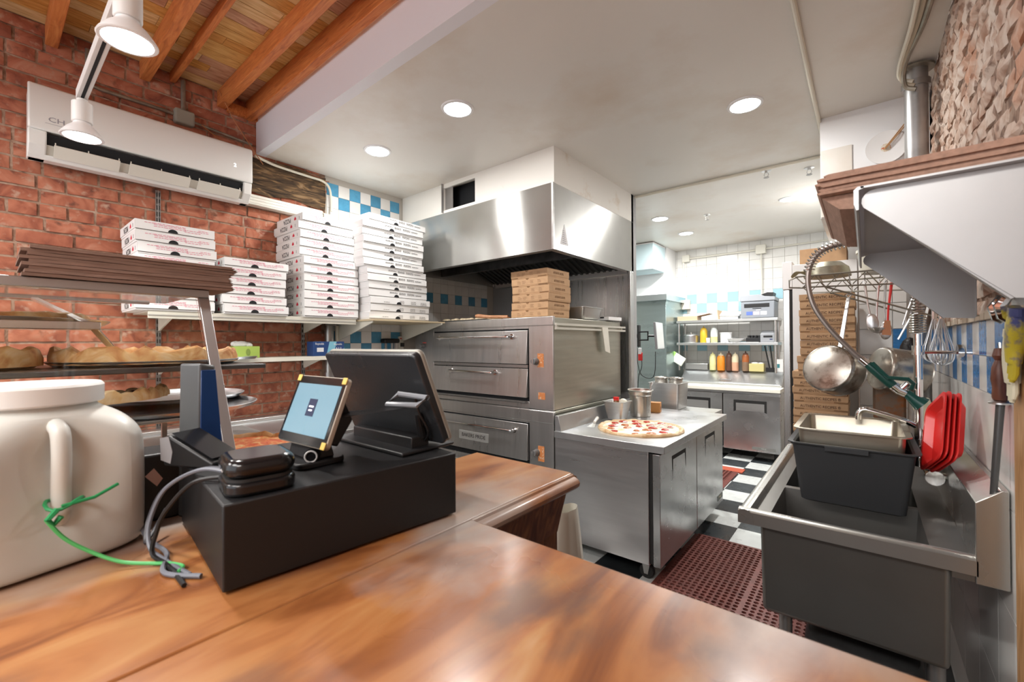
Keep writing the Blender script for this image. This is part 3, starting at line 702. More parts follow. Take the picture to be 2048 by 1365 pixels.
# ================================================================ PIZZA BOXES
def heart(sz):
    pts = []
    for i in range(20):
        a = 2 * PI * i / 20; x = 16 * math.sin(a) ** 3; y = 13 * math.cos(a) - 5 * math.cos(2 * a) - 2 * math.cos(3 * a) - math.cos(4 * a)
        pts.append((x / 32 * sz, y / 32 * sz))
    return pts
def ink_lines(x, w, h, rows, seed, face=.0008):
    """short broken rows of illegible small print on the +x face; y centred, returns MB"""
    rd = random.Random(seed); q = MB()
    for (yc, ww, zs) in rows:
        for z in zs:
            y = yc - ww / 2
            while y < yc + ww / 2:
                l_ = rd.uniform(.006, .02)
                q.box(x, x + face, y, min(y + l_, yc + ww / 2), z - .0011, z + .0011); y += l_ + .004
    return q
def pizza_box(wd, dp, h, ink, style, printed_side=True):
    """front face on +x at x=0, box extends to -dp; y from 0..wd"""
    t = thing('pizza_box', None, None)
    B(-dp + .004, -.003, .003, wd - .003, 0, h - .004).build('tray', WBOX, t, bev=.0015)
    q = MB(); q.box(-dp, 0, 0, wd, h - .0025, h - .0005); q.box(-.0022, 0, 0, wd, .010, h - .0025); q.box(-dp, 0, 0, .0022, .010, h - .0025); q.box(-dp, 0, wd - .0022, wd, .010, h - .0025)
    q.build('lid', WBOX, t, bev=.001)
    n = 10; q = MB(); q.prism([(wd * .45 + .022 * math.cos(PI * i / n), .0105 + .019 * math.sin(PI * i / n)) for i in range(n + 1)], 'x', .0002, .0012); q.build('thumb_notch', DARK, t)
    B(-.002, .0006, .002, wd - .002, .0072, .0098).build('lid_gap', M('gap_shadow', (.12, .11, .10), .9), t)
    if style == 0:
        rows = [(wd * .70, .075, (h * .45, h * .62)), (wd * .52, .07, (h * .55, h * .70, h * .82)), (wd * .33, .08, (h * .55, h * .70, h * .82)), (wd * .90 - .02, .05, (h * .60, h * .74)), (wd * .18, .05, (h * .80,))]
    elif style == 1:
        rows = [(wd * .40, .07, (h * .70, h * .8)), (wd * .55, .06, (h * .7, h * .8, h * .6)), (wd * .70, .07, (h * .7, h * .8, h * .58)), (wd * .84, .06, (h * .7, h * .6))]
    else:
        rows = [(wd * .25, .05, (h * .4,)), (wd * .5, .04, (h * .35, h * .5, h * .65)), (wd * .7, .05, (h * .35, h * .5, h * .65)), (wd * .88, .06, (h * .3, h * .45, h * .6))]
    sp = ink_lines(.0003, wd, h, rows, 3 + style).build('small_print', ink, t); sp['kind'] = 'stuff'
    if printed_side:
        text('PIZZA', h * .72, (-dp * .58, -.0006, h * .52), (-1, 0, 0), (0, 0, -1), INKB, t, sx=.95)
        q = MB().prism([(a, b) for a, b in heart(h * .5)], 'y', 0, .0008); hh = q.build('heart', INKR, t); hh.location = (-dp * .27, -.0009, h * .52); hh.rotation_euler = (0, PI, 0)
        text('I', h * .5, (-dp * .12, -.0006, h * .52), (-1, 0, 0), (0, 0, -1), INKB, t)
    return t
ORD = ['topmost', 'second from the top', 'third from the top', 'fourth from the top', 'fifth from the top', 'sixth from the top', 'seventh from the top', 'eighth from the top', 'ninth from the top', 'tenth from the top',
       'eleventh from the top', 'twelfth from the top', 'thirteenth from the top', 'bottom one']
def stack(proto, n, x, y, z, h, desc, group, shift, lab0='white pizza box'):
    for k in range(n):      # k = 0 bottom
        o = proto.pop() if isinstance(proto, list) and len(proto) > 1 else copy_tree(proto[0] if isinstance(proto, list) else proto)
        dx, dy, rz = shift(n - 1 - k)
        o.location = (x + dx, y + dy, z + k * h + .0005); o.rotation_euler = (0, 0, rz)
        w_ = 'bottom one' if k == 0 else ORD[n - 1 - k]
        tag(o, '%s, %s of the %s' % (lab0, w_, desc), 'pizza box', group)
rd = random.Random(4)
ZS = 1.6405
pA = pizza_box(.36, .36, .0600, INKP, 0); pA2 = pizza_box(.37, .36, .0565, INKP, 0); pB = pizza_box(.405, .38, .0597, INKP, 0); pC = pizza_box(.55, .46, .0565, INKB, 1, False); pD = pizza_box(.56, .46, .0565, INKB, 2, False)
stack(pA, 8, -2.955, .51, ZS, .0600, 'short stack beside the brick upright', 'boxes of the first stack', lambda k: (rd.uniform(-.006, .004), rd.uniform(-.006, .006) + (-.008 if k == 0 else 0), rd.uniform(-.01, .01)))
stack(pA2, 6, -2.955, .905, ZS, .0565, 'lowest stack, second along the shelf', 'boxes of the second stack', lambda k: (rd.uniform(-.006, .006), [.008, -.006, -.01, -.015, -.004, .005][k], rd.uniform(-.015, .015)))
stack(pB, 12, -2.955, 1.385, ZS, .0597, 'tall red-printed stack, third along the shelf', 'boxes of the third stack', lambda k: (rd.uniform(-.004, .004) + (-.012 if k < 5 else 0), (-.025 + rd.uniform(-.008, .008)) if 0 < k < 5 else rd.uniform(-.006, .006), rd.uniform(-.015, .015) + (.03 if k == 0 else 0)))
ZS2 = 1.6365
def mixed(k):
    return (rd.uniform(-.005, .005), (-.045 if k < 7 else -.012) + rd.uniform(-.008, .008) + (.05 if k == 0 else 0), rd.uniform(-.012, .012) + (.03 if k == 0 else 0))
for k in range(14):
    src = pD if k < 3 else pC
    o = copy_tree(src); kk = 13 - k; dx, dy, rz = mixed(kk)
    o.location = (-2.84 + dx, 1.812 + dy + (.0 if k >= 3 else .012), ZS2 + k * .0565 + .0005 + (.004 if k == 13 else 0)); o.rotation_euler = (0, R(-.3) if k == 13 else 0, rz)
    tag(o, 'wide white black-printed pizza box, %s of the tall stack beside the hood' % ('bottom one' if k == 0 else ORD[kk]), 'pizza box', 'boxes of the fourth stack')
for o in (pA, pA2, pB, pC, pD):
    for c in list(o.children): bpy.data.objects.remove(c)
    bpy.data.objects.remove(o)
# ---------------- brown boxes
def brown_box(wd, dp, h, front_print, side_print):
    """front on -y at y=0, x from 0..wd, +x side shows lettering"""
    t = thing('cardboard_pizza_box', None, None)
    B(.002, wd - .002, .002, dp - .002, 0, h - .004).build('tray', CARD, t, bev=.0015)
    q = MB(); q.box(0, wd, 0, dp, h - .0025, h - .0005); q.box(0, wd, 0, .002, .009, h - .0025); q.box(wd - .002, wd, 0.002, dp, .009, h - .0025); q.build('lid', CARD, t, bev=.001)
    q = MB(); q.box(wd * .02, wd * .2, -.0006, .001, .004, .0085); q.box(wd * .75, wd * .98, -.0006, .001, .004, .0085); q.build('tab_slot', CARDD, t)
    if front_print == 'notch':
        n = 8; q = MB(); q.prism([(wd * .45 + .014 * math.cos(PI + PI * i / n), h - .001 + .012 * math.sin(PI + PI * i / n)) for i in range(n + 1)], 'y', -.0012, -.0002); q.build('thumb_notch', CARDD, t)
        q = MB(); r2 = random.Random(2)
        for xc in (.22, .36, .58, .78):
            for z in (.35, .5, .65): q.box(wd * xc - .018, wd * xc + .018 * r2.uniform(.3, 1), -.0008, 0, h * z - .001, h * z + .001)
        sp = q.build('small_print', M('brown_ink', (.22, .12, .06), .8), t); sp['kind'] = 'stuff'
        text('AUTHENTIC RECIPES', h * .40, (wd + .0006, dp * .5, h * .52), (0, 1, 0), (0, 0, 1), M('brown_ink', (.22, .12, .06), .8), t, sx=.62)
    else:
        text('AUTHENTIC RECIPES \u00ae', h * .48, (wd * .5, -.0006, h * .5), (1, 0, 0), (0, 0, 1), M('dark_brown_ink', (.10, .05, .03), .8), t, sx=front_print)
    return t
bb1 = brown_box(.345, .30, .0605, 'notch', True)
for k in range(6):
    o = copy_tree(bb1); o.location = (-2.143 + rd.uniform(-.004, .004) + (.012 if k in (2, 3) else 0), 2.62 + rd.uniform(-.004, .004), 1.6405 + k * .0608); o.rotation_euler = (0, 0, rd.uniform(-.012, .012))
    tag(o, 'brown cardboard pizza box, %s of the stack on the oven' % ('bottom one' if k == 0 else ORD[5 - k]), 'pizza box', 'brown boxes on the oven')
bb2 = brown_box(.262, .27, .0455, .86, False)
for k in range(24):
    z = .63 + k * .0458
    if z > 1.70: break
    o = copy_tree(bb2); dx = -.025 if k < 14 else (.0 if k < 16 else .012)
    o.location = (-.318 + dx + rd.uniform(-.003, .003), 3.10 + rd.uniform(-.004, .004), z); o.rotation_euler = (0, 0, rd.uniform(-.01, .01))
    NBOX = k
for i, o in enumerate(sorted([o for o in C.objects if o.name.startswith('cardboard_pizza_box') and 'label' not in o and o not in (bb1, bb2)], key=lambda o: o.location.z)):
    nn = NBOX - i
    tag(o, 'brown lettered pizza box, number %s of the stack beside the tall fridge' % (ORD[nn] if nn < 13 else '%d down' % (nn + 1)), 'pizza box', 'brown boxes beside the fridge')
    o['label'] = ('brown lettered pizza box beside the tall fridge, %s' % (ORD[nn] if nn < 13 else '%dth from the top' % (nn + 1))) + (' of the stack' if i else ' (lowest of the stack)')
for o in (bb1, bb2):
    for c in list(o.children): bpy.data.objects.remove(c)
    bpy.data.objects.remove(o)
t = thing('side_table', 'small steel table under the lettered brown boxes', 'table', (-.36, 3.06, 0))
B(0, .36, 0, .33, .60, .628).build('table_top', STEEL, t, bev=.003)
for x in (.02, .31):
    for y in (.02, .28): B(x, x + .03, y, y + .03, 0, .60).build('leg', DSTEEL, t)

# ================================================================ SHELF GOODS
FOILB = M('foil_box_blue', (.025, .07, .22), .4); FOILC = M('foil_box_cyan', (.25, .58, .72), .4)
t = thing('foil_box', 'blue and cyan foil cutter box on the lower wall shelf', 'box', (-3.16, 1.50, 1.3675))
B(0, .10, 0, .235, 0, .105).build('carton', FOILB, t, bev=.002)
MB().add([(.1004, .095, 0), (.1004, .150, 0), (.1004, .175, .105), (.1004, .12, .105)], [(0, 1, 2, 3)]).build('cyan_band', FOILC, t, recalc=False)
MB().add([(.1004, .20, 0), (.1004, .235, 0), (.1004, .235, .06)], [(0, 1, 2)]).build('cyan_corner', FOILC, t, recalc=False)
text('Reynolds', .022, (.1008, .185, .085), (0, 1, 0), (0, 0, 1), WPLAS, t, sx=.8); text('611', .032, (.1008, .192, .052), (0, 1, 0), (0, 0, 1), WPLAS, t); text('Reynolds', .022, (.1008, .045, .088), (0, 1, 0), (0, 0, 1), WPLAS, t, sx=.8)
B(.1, .1006, .025, .075, .03, .06).build('label_patch', WPLAS, t)
GRN = M('lime_card', (.36, .50, .10), .5)
t = thing('tissue_box', 'lime green tissue box with crumpled white tissue on the lower wall shelf', 'tissue box', (-3.18, 1.0, 1.3675))
B(0, .11, 0, .15, 0, .075).build('carton', GRN, t, bev=.003)
q = MB(); q.ball((.05, .06, .085), .035, 10, 7, 1, 1.4, .7); q.ball((.06, .10, .08), .025, 9, 6, 1, 1, .8); q.ball((.03, .035, .09), .025, 9, 6, 1, 1.2, .8); q.build('tissue', M('tissue_white', (.82, .82, .80), .9, bump=.8, bs=40), t)
ob = MB().lathe([(.0001, 0), (.022, 0), (.022, .0006)], n=18, sx=1, sy=.6).build('oval_badge', M('olive_print', (.20, .28, .06), .6), t)
ob.location = (.1103, .08, .037); ob.rotation_euler = (0, PI / 2, 0)

# ---------------- things around the oven's left side and the rear work counter
t = thing('power_outlet', 'white surface outlet with black plug on the tiled wall beside the oven', 'outlet', (XL + .0025, 2.43, 1.40))
B(0, .02, 0, .05, 0, .12).build('cover', CREAMM, t, bev=.004); MB().box(.02, .05, .012, .038, .025, .06).build('plug', BLACK, t, bev=.004); B(.02, .021, .008, .042, .095, .108).build('red_label', M('red_tape', (.6, .1, .08), .5), t)
t = thing('hand_brush', 'black brush hanging on the tiled wall beside the outlet', 'brush', (XL + .06, 2.32, 1.50))
B(-.057, .02, -.08, .08, -.04, .0).build('bristle_block', BLACK, t, bev=.012); MB().box(-.02, .0, -.06, -.045, -.14, -.04).build('prong', DSTEEL, t, bev=.003); MB().box(-.02, .0, .03, .045, -.14, -.04).build('prong', DSTEEL, t, bev=.003)
t = thing('wall_pipe', 'grey steel pipe rising between the brick and the tiles', 'pipe', (XL + .05, 1.745, 0)); MB().cyl((0, 0, 0), (0, 0, 1.60), .035, n=18).build('pipe', M('galvanised_dull', (.42, .42, .40), .35, .8, var=.15, vs=10), t); MB().cyl((0, .065, 0), (0, .065, 1.60), .016, n=12).build('white_pipe', CREAM, t); MB().lathe([(.036, 0), (.042, 0), (.042, .03), (.036, .03)], (0, 0, 1.2), 18).build('clamp', DSTEEL, t)
t = thing('rear_work_counter', 'stainless work counter along the brick wall behind the display case', 'counter', (-3.33, .25, 0)); B(0, .98, 0, 1.44, .915, .95).build('counter_top', PTOP, t, bev=.003)
MB().prism([(.20, .9505), (.26, .9505), (.255, .972), (.205, .972)], 'y', 0, 1.44).build('raised_ridge', STEEL, t, bev=.003)
B(.02, .93, .02, 1.42, .10, .914).build('cabinet', DSTEEL, t, bev=.003)
for x in (.08, .86):
    for y in (.08, 1.34): MB().cyl((x, y, 0), (x, y, .10), .022, n=10).build('foot', RUBBER, t)
# ================================================================ PIZZAS
CRUST = ramp_mat('pizza_crust', [(.25, (.34, .12, .03)), (.40, (.60, .27, .09)), (.54, (.74, .45, .20)), (.72, (.82, .64, .40))], 14, (1, 1, 1), .6, .2, rnd=5)
CHEESE = ramp_mat('melted_cheese', [(.3, (.45, .10, .03)), (.44, (.62, .24, .06)), (.55, (.74, .48, .18)), (.7, (.80, .68, .40))], 26, (1, 1, 1), .45, .3, rnd=5)
VEG = ramp_mat('topping_mix', [(.28, (.09, .03, .02)), (.42, (.35, .10, .04)), (.5, (.66, .50, .26)), (.62, (.74, .66, .42)), (.72, (.20, .26, .07))], 30, (1, 1, 1), .5, .4, rnd=5)
PEP = ramp_mat('saucy_top', [(.3, (.62, .07, .02)), (.5, (.78, .20, .06)), (.60, (.84, .48, .18)), (.72, (.88, .72, .42))], 22, (1, 1, 1), .4, .3, rnd=5)
PANM = M('pan_aluminium', (.62, .63, .65), .3, 1, var=.1, vs=14)
PAND = M('dark_pan', (.10, .10, .10), .4, .7)
def pizza_mb(rad, h, a0=0, a1=2 * PI, seed=1, n=44, lift=None):
    rd = random.Random(seed); q1 = MB(); q2 = MB()
    wob = [rd.uniform(-.012, .012) for _ in range(n + 1)]; hz = [h * rd.uniform(.75, 1.35) for _ in range(n + 1)]
    full = abs(a1 - a0 - 2 * PI) < 1e-4
    if full: wob[-1] = wob[0]; hz[-1] = hz[0]
    prof = [(1.0, 0), (1.0, .45), (.975, .9), (.94, 1.0), (.91, .8), (.885, .5)]
    def P(i, k):
        a = a0 + (a1 - a0) * i / n; r, z = prof[k]; R_ = rad * (r + wob[i] * (r ** 3)); zz = z * hz[i] if k not in (0,) else 0
        p = Vector((R_ * math.cos(a), R_ * math.sin(a), zz))
        if lift: p.z += lift(p)
        return p
    m = len(prof); vs = [P(i, k) for i in range(n + 1) for k in range(m)]
    fs = [(i * m + k, (i + 1) * m + k, (i + 1) * m + k + 1, i * m + k + 1) for i in range(n) for k in range(m - 1)]
    q1.add(vs, fs)
    rings = [.885, .7, .5, .3, .12]
    vs = []
    for j, r in enumerate(rings):
        for i in range(n + 1):
            a = a0 + (a1 - a0) * i / n; R_ = rad * (r + (wob[i] * r ** 3 if j == 0 else 0))
            p = Vector((R_ * math.cos(a), R_ * math.sin(a), (.5 * hz[i] if j == 0 else h * (.42 + rd.uniform(-.1, .14)))))
            if full and i == n and j: p = Vector(vs[j * (n + 1)]); vs.append(p); continue
            if lift: p.z += lift(p)
            vs.append(p)
    c = Vector((0, 0, h * .42)); 
    if lift: c.z += lift(Vector((0, 0, 0)))
    vs.append(c); k0 = len(vs) - 1
    fs = [(j * (n + 1) + i, j * (n + 1) + i + 1, (j + 1) * (n + 1) + i + 1, (j + 1) * (n + 1) + i) for j in range(len(rings) - 1) for i in range(n)]
    fs += [((len(rings) - 1) * (n + 1) + i, (len(rings) - 1) * (n + 1) + i + 1, k0) for i in range(n)]
    q2.add(vs, fs)
    # underside
    ub = MB(); vs = []
    for i in range(n + 1):
        a = a0 + (a1 - a0) * i / n; p = Vector((rad * (1 + wob[i]) * math.cos(a), rad * (1 + wob[i]) * math.sin(a), 0))
        if lift: p.z += lift(p)
        vs.append(p)
    z_ = Vector((0, 0, 0)); 
    if lift: z_.z += lift(z_)
    vs.append(z_); ub.add(vs, [(i + 1, i, n + 1) for i in range(n)])
    if not full:
        pass
    q1.v += []; kk = len(q1.v); q1.v += [tuple(p) for p in ub.v]; q1.f += [tuple(x + kk for x in f) for f in ub.f]
    return q1, q2
def pizza(label, loc, rad, h, top, seed, a0=0, a1=2 * PI, rz=0, chunks=0, cmat=None, lift=None):
    t = thing('pizza', label, 'pizza', loc, rz)
    c, p = pizza_mb(rad, h, a0, a1, seed, lift=lift)
    c.build('crust', CRUST, t, recalc=False); p.build('topping', top, t, recalc=False)
    rd = random.Random(seed + 9)
    for i in range(chunks):
        a = rd.uniform(a0 + .1, a1 - .1); r = rad * math.sqrt(rd.uniform(.05, .7)); s = rd.uniform(.008, .016)
        q = MB(); q.ball((0, 0, 0), s, 8, 6, 1, rd.uniform(.7, 1.3), .55); z = h * .55
        if lift: z += lift(Vector((r * math.cos(a), r * math.sin(a), 0)))
        b = q.build('topping_piece', rd.choice(cmat), t); b.location = (r * math.cos(a), r * math.sin(a), z)
    return t
def pan(label, loc, rad, mat=PANM, rim=.012, name='pizza_pan'):
    q = MB().lathe([(.0001, 0), (rad * .93, 0), (rad * .985, rim * .75), (rad, rim), (rad * 1.012, rim * .9), (rad * 1.0, rim * .55), (rad * .94, -.003), (.0001, -.003)], n=48)
    o = q.build(name, mat); o.location = (loc[0], loc[1], loc[2] + .003); return tag(o, label, 'pan')

# ================================================================ DISPLAY CASE
FRM = M('case_frame_metal', (.42, .41, .41), .32, .9)
GLASS = M('clear_glass', (.97, .99, .98), .02, trans=1, ior=1.45)
t = thing('display_case', 'slanted glass pizza display case with metal frame and shelves left of the till', 'display case', (0, 0, 0))
CX0, CX1, CY0, CY1 = -1.34, -2.12, -.9, .448
B(CX1, CX0, CY0, CY1, 0, 1.03).build('base_cabinet', STEEL, t, bev=.004)
B(CX1, -1.34, CY0, .72, 1.0305, 1.10).build('heated_base', DSTEEL, t, bev=.004)
def bar(name, a, b, w=.014, d=.006, mat=FRM, up=(0, 1, 0)):
    a = Vector(a); b = Vector(b); z = (b - a); L_ = z.length; z.normalize(); y = Vector(up); y = (y - z * y.dot(z)).normalized(); x = y.cross(z)
    q = MB().box(-d, d, -w, w, 0, L_); q.xf(basis(a, x, y, z)); return q.build(name, mat, t, bev=.0015)
TOPF = (-1.60, 1.600); BOTF = (-1.348, 1.102)
for y in (CY1 - .012, -.35): bar('front_post', (BOTF[0], y, BOTF[1]), (TOPF[0], y, TOPF[1]))
B(-1.625, -1.585, CY0, CY1, 1.598, 1.622).build('top_rail', FRM, t, bev=.002)
B(-2.10, -1.626, CY0, CY1, 1.612, 1.622).build('top_glass', GLASS, t)
bar('rear_post', (-2.10, -.5, 1.10), (-2.10, -.5, 1.61)); B(-2.115, -2.085, CY0, CY1 - .05, 1.606, 1.622).build('rear_rail', FRM, t)
q = MB(); q.hexa([(-1.345, CY0, 1.102), (-1.345, CY1 - .03, 1.102), (-1.350, CY1 - .03, 1.102), (-1.350, CY0, 1.102), (-1.602, CY0, 1.60), (-1.602, CY1 - .03, 1.60), (-1.607, CY1 - .03, 1.60), (-1.607, CY0, 1.60)])
q.build('front_glass', GLASS, t)
B(-2.08, -1.635, CY0, .20, 1.504, 1.510).build('upper_glass_shelf', GLASS, t)
B(-1.64, -1.615, CY0, .205, 1.494, 1.516).build('upper_shelf_edge', M('bright_edge', (.72, .72, .72), .2, 1), t, bev=.002)
bar('shelf_stay', (-1.62, .19, 1.50), (-1.95, .30, 1.405), .008, .004, ALU); bar('shelf_stay', (-1.63, .18, 1.51), (-1.95, .10, 1.595), .008, .004, ALU)
q = MB(); q.box(-2.08, -1.50, CY0, .58, 1.376, 1.390); q.build('middle_shelf', M('shelf_dark', (.09, .09, .09), .35, .6), t, bev=.003)
for x in (-2.05, -1.55):
    for y in (-.1, -.55): B(x, x + .015, y, y + .015, 1.10, 1.376).build('shelf_leg', FRM, t)
B(-2.06, -1.52, CY0, .46, 1.233, 1.243).build('lower_shelf', STEEL, t, bev=.002)
for x in (-2.03, -1.60):
    B(x, x + .015, .42, .435, 1.10, 1.233).build('shelf_leg', FRM, t)
# pizzas and pans in the case
OLV = [M('black_olive', (.02, .015, .015), .3), M('sausage', (.16, .05, .025), .5), M('mushroom', (.55, .42, .25), .6)]
pan('wide silver pan under the topmost pizza in the display case', (-1.87, .02, 1.511), .235)
pizza('topmost pizza in the display case with ham and green toppings', (-1.87, .0, 1.5165), .215, .022, VEG, 3, chunks=14, cmat=[M('ham', (.62, .28, .22), .5), M('green_pepper', (.15, .30, .06), .5)])
pan('silver pan at the end of the middle display shelf', (-1.78, .345, 1.3915), .235)
pan('silver pan on the middle display shelf nearest the jar', (-1.78, -.13, 1.3915), .235)
pizza('golden crusted pizza at the end of the middle display shelf', (-1.78, .345, 1.398), .232, .040, CHEESE, 5, rz=.6)
pizza('golden crusted pizza on the middle display shelf nearest the jar', (-1.77, -.125, 1.398), .232, .042, CHEESE, 6, rz=2)
pan('large empty silver pan on the lower display shelf', (-1.76, .38, 1.2445), .25)
pan('second silver pan poking out behind the large empty pan', (-1.93, .43, 1.2605), .22)
pan('silver pan under the olive pizza on the lower display shelf', (-1.70, -.14, 1.2445), .24)
t = thing('wire_stand', 'low wire stand lifting the olive pizza on the lower display shelf', 'stand', (-1.72, .12, 1.2445))
q = MB(); q.tube([(.1 * math.cos(a), .1 * math.sin(a), .052) for a in [2 * PI * i / 20 for i in range(20)]], .003, 6, closed=True); q.build('ring', FRM, t)
for a in (0, 2.1, 4.2): MB().tube([(.1 * math.cos(a), .1 * math.sin(a), .052), (.11 * math.cos(a), .11 * math.sin(a), .008)], .003, 6).build('leg', FRM, t)
pizza('olive and sausage pizza slices on the lower display shelf', (-1.72, .12, 1.3005), .25, .028, VEG, 8, a0=R(-70), a1=R(95), chunks=34, cmat=OLV)
pizza('drooping pizza slice with charred underside on the lower display shelf', (-1.54, .15, 1.300), .20, .02, VEG, 9, a0=R(200), a1=R(262), rz=R(58), lift=lambda p: .05 - .30 * max(0, p.x + .05) - .22 * max(0, -p.y))
pizza('red-sauced pizza on the heated base of the display case', (-1.56, .50, 1.107), .21, .026, PEP, 12)
pan('flat silver pan on the lower wall shelf beside the tissue box', (-2.98, .93, 1.3675), .16)
# paper bags on the case
def bag_pile(name, label, loc, L_, D_, n, h, seed, rz=0, ragged=.02, mat=KRAFT):
    t = thing(name, label, 'paper bags', loc, rz); rd = random.Random(seed)
    for i in range(n):
        z0 = i * h; a = rd.uniform(0, ragged); b = rd.uniform(0, ragged); c = rd.uniform(0, .008); k = 7
        top = []
        for j in range(k + 1):
            u = j / k; top.append((a + (L_ - a - b) * u, z0 + rd.uniform(-.0008, .0008)))
        zig = [(L_ - b + (rd.uniform(.0, .012)), z0 + h * .25), (L_ - b - .004, z0 + h * .6), (L_ - b + rd.uniform(0, .01), z0 + h * .8)]
        out = top + zig + [(x, z + h * .92) for x, z in reversed(top)]
        MB().prism(out, 'x', -D_ + c, -c).build('paper_bag', mat, t)
    return t
bag_pile('paper_bag_stack', 'stack of flattened brown paper bags on top of the display case', (-1.57, .055, 1.6235), .465, .20, 9, .0086, 3)
bag_pile('paper_bag_stack', 'brown paper bags lying further back on the display case beside the jar', (-1.60, -.55, 1.6235), .55, .30, 3, .008, 5)

# ================================================================ TILL
DZ = .137
t = thing('cash_drawer', 'black metal cash drawer on the wooden counter', 'cash drawer', (-.754, .229, CT + .0005), R(-6.1))
DRM = M('drawer_black', (.010, .010, .011), .46, bump=.10, bs=500)
B(-.385, 0, 0, .44, .004, DZ).build('housing', DRM, t, bev=.003)
for x in (-.36, -.03):
    for y in (.03, .40): MB().cyl((x, y, 0), (x, y, .004), .01, n=12).build('rubber_foot', RUBBER, t)
B(-.37, -.012, .44, .444, .018, DZ - .016).build('drawer_front', BLACK, t, bev=.002)
B(-.0002, .0006, .428, .4285, .02, DZ - .01).build('seam', RUBBER, t)
ZD = CT + DZ + .001
# main terminal: we see its back
def frame_from(TL, TR, BR, BL, out):
    TL, TR, BR, BL = map(Vector, (TL, TR, BR, BL)); x = ((TR - TL) + (BR - BL)).normalized(); z = ((TL - BL) + (TR - BR)); z = (z - x * z.dot(x)).normalized(); y = z.cross(x)
    return basis((TL + TR + BR + BL) / 4, x, y, z), ((TR - TL).length + (BR - BL).length) / 2, ((TL - BL).length + (TR - BR).length) / 2
Mx, w_, h_ = frame_from((-1.07, .551, 1.428), (-.732, .572, 1.426), (-.738, .662, 1.222), (-1.079, .641, 1.222), 1)
t = thing('point_of_sale_terminal', 'large black touch-screen till terminal seen from behind on the cash drawer', 'till', (-.905, .62, ZD))
def loc_(m): return Matrix.Translation(-Vector(t.location)) @ m
q = MB().prism(rrect(w_, h_, .012), 'y', 0, .022); o = q.build('screen_housing', M('till_black', (.022, .024, .027), .27, rvar=.12, vs=9, bump=.06, bs=300), t, bev=.004); o.matrix_local = loc_(Mx)
q = MB().prism(rrect(w_ + .004, h_ + .004, .013), 'y', .016, .026); o = q.build('bezel', M('till_bezel', (.34, .33, .29), .4, .3), t, bev=.002); o.matrix_local = loc_(Mx)
q = MB().prism(rrect(w_ - .02, h_ - .02, .006), 'y', .0262, .0272); o = q.build('screen', BLACKG, t); o.matrix_local = loc_(Mx)
q = MB().box(-.12, .12, -.05, 0, -h_ / 2 - .012, -h_ / 2 + .02); q.box(-.14, .14, -.09, .06, -h_ / 2 - .012, -h_ / 2 - .004); o = q.build('stand', BLACK, t, bev=.003); o.matrix_local = Matrix.Translation((0, .0, .0135)) @ Matrix.Translation((0, 0, 0)); o.matrix_local = loc_(basis((-.905, .655, ZD + h_ / 2 + .0125), (1, 0, 0), (0, 1, 0), (0, 0, 1)))
q = MB(); q.tube(wire('', None, [(.135, -.004, .02), (.135, -.012, -.02), (.142, -.01, -.07), (.12, -.012, -.10), (.08, -.02, -.112)], .003, None), .003, 6); o = q.build('power_lead', BLACK, t); o.matrix_local = loc_(Mx)
q = MB().cyl((.125, -.008, -.03), (.115, -.010, -.09), .007, .011, n=10); o = q.build('lead_plug', BLACK, t); o.matrix_local = loc_(Mx)
# customer display
Mt, tw, th_ = frame_from((-.97, .445, 1.385), (-.795, .458, 1.383), (-.79, .405, 1.251), (-.97, .394, 1.251), 1)
t = thing('customer_tablet', 'small tilted customer tablet with a lit pale blue screen on a black stand', 'tablet', (-.90, .43, ZD))
q = MB().prism(rrect(tw, th_, .010), 'y', .003, .014); o = q.build('case', M('tablet_case', (.42, .37, .31), .4, .3), t, bev=.002); o.matrix_local = loc_(Mt)
q = MB().prism(rrect(tw - .004, th_ - .004, .008), 'y', .0015, .0032); o = q.build('glass_front', BLACKG, t); o.matrix_local = loc_(Mt)
SCR = M('screen_glow', (.02, .03, .035), .25, emis=.42, emcol=(.40, .68, .83))
q = MB().box(-tw / 2 + .011, tw / 2 - .011, .0005, .0013, -th_ / 2 + .020, th_ / 2 - .018); o = q.build('screen', SCR, t); o.matrix_local = loc_(Mt)
q = MB().box(-.014, .014, -.0004, .0003, -.014, .022); o = q.build('screen_panel', M('screen_navy', (.02, .03, .07), .3), t); o.matrix_local = loc_(Mt)
for z, s in ((.006, .008), (-.002, .006)):
    q = MB().box(-s, s, -.0009, -.0005, z - .0016, z + .0016); o = q.build('screen_caption', M('screen_white', (.8, .85, .9), .3, emis=.6), t); o.matrix_local = loc_(Mt)
YT = M('yellow_tape', (.62, .42, .10), .5)
for sx, sz in ((-1, 1), (1, 1), (1, -1)):
    q = MB().box(sx * (tw / 2 - .006) - .007, sx * (tw / 2 - .006) + .007, -.0008, .0014, sz * (th_ / 2 - .007) - .007, sz * (th_ / 2 - .007) + .007); o = q.build('corner_tape', YT, t, bev=.002); o.matrix_local = loc_(Mt)
q = MB().prism([(-.02, -.06), (.03, -.06), (.045, .0), (.01, .035), (-.02, .0)], 'x', -.035, .035); o = q.build('back_hinge', BLACK, t, bev=.003); o.matrix_local = loc_(Mt @ Matrix.Translation((0, .035, .0)))
q = MB().hexa([(-.01, .02, -.01), (.055, .02, -.01), (.055, .04, .0), (-.01, .04, .0), (.10, .12, .045), (.14, .12, .045), (.14, .135, .05), (.10, .135, .05)]); o = q.build('support_arm', BLACK, t, bev=.002); o.matrix_local = loc_(Mt)
q = MB(); q.tube([(.085, .115, .048), (.165, .125, .055), (.18, .135, .075), (.10, .125, .075)], .006, 8, closed=True); o = q.build('arm_clip', M('clip_grey', (.22, .23, .25), .3), t); o.matrix_local = loc_(Mt)
q = MB().prism(rrect(.13, .10, .02), 'z', 0, .012); q.build('stand_foot', BLACK, t, bev=.003)
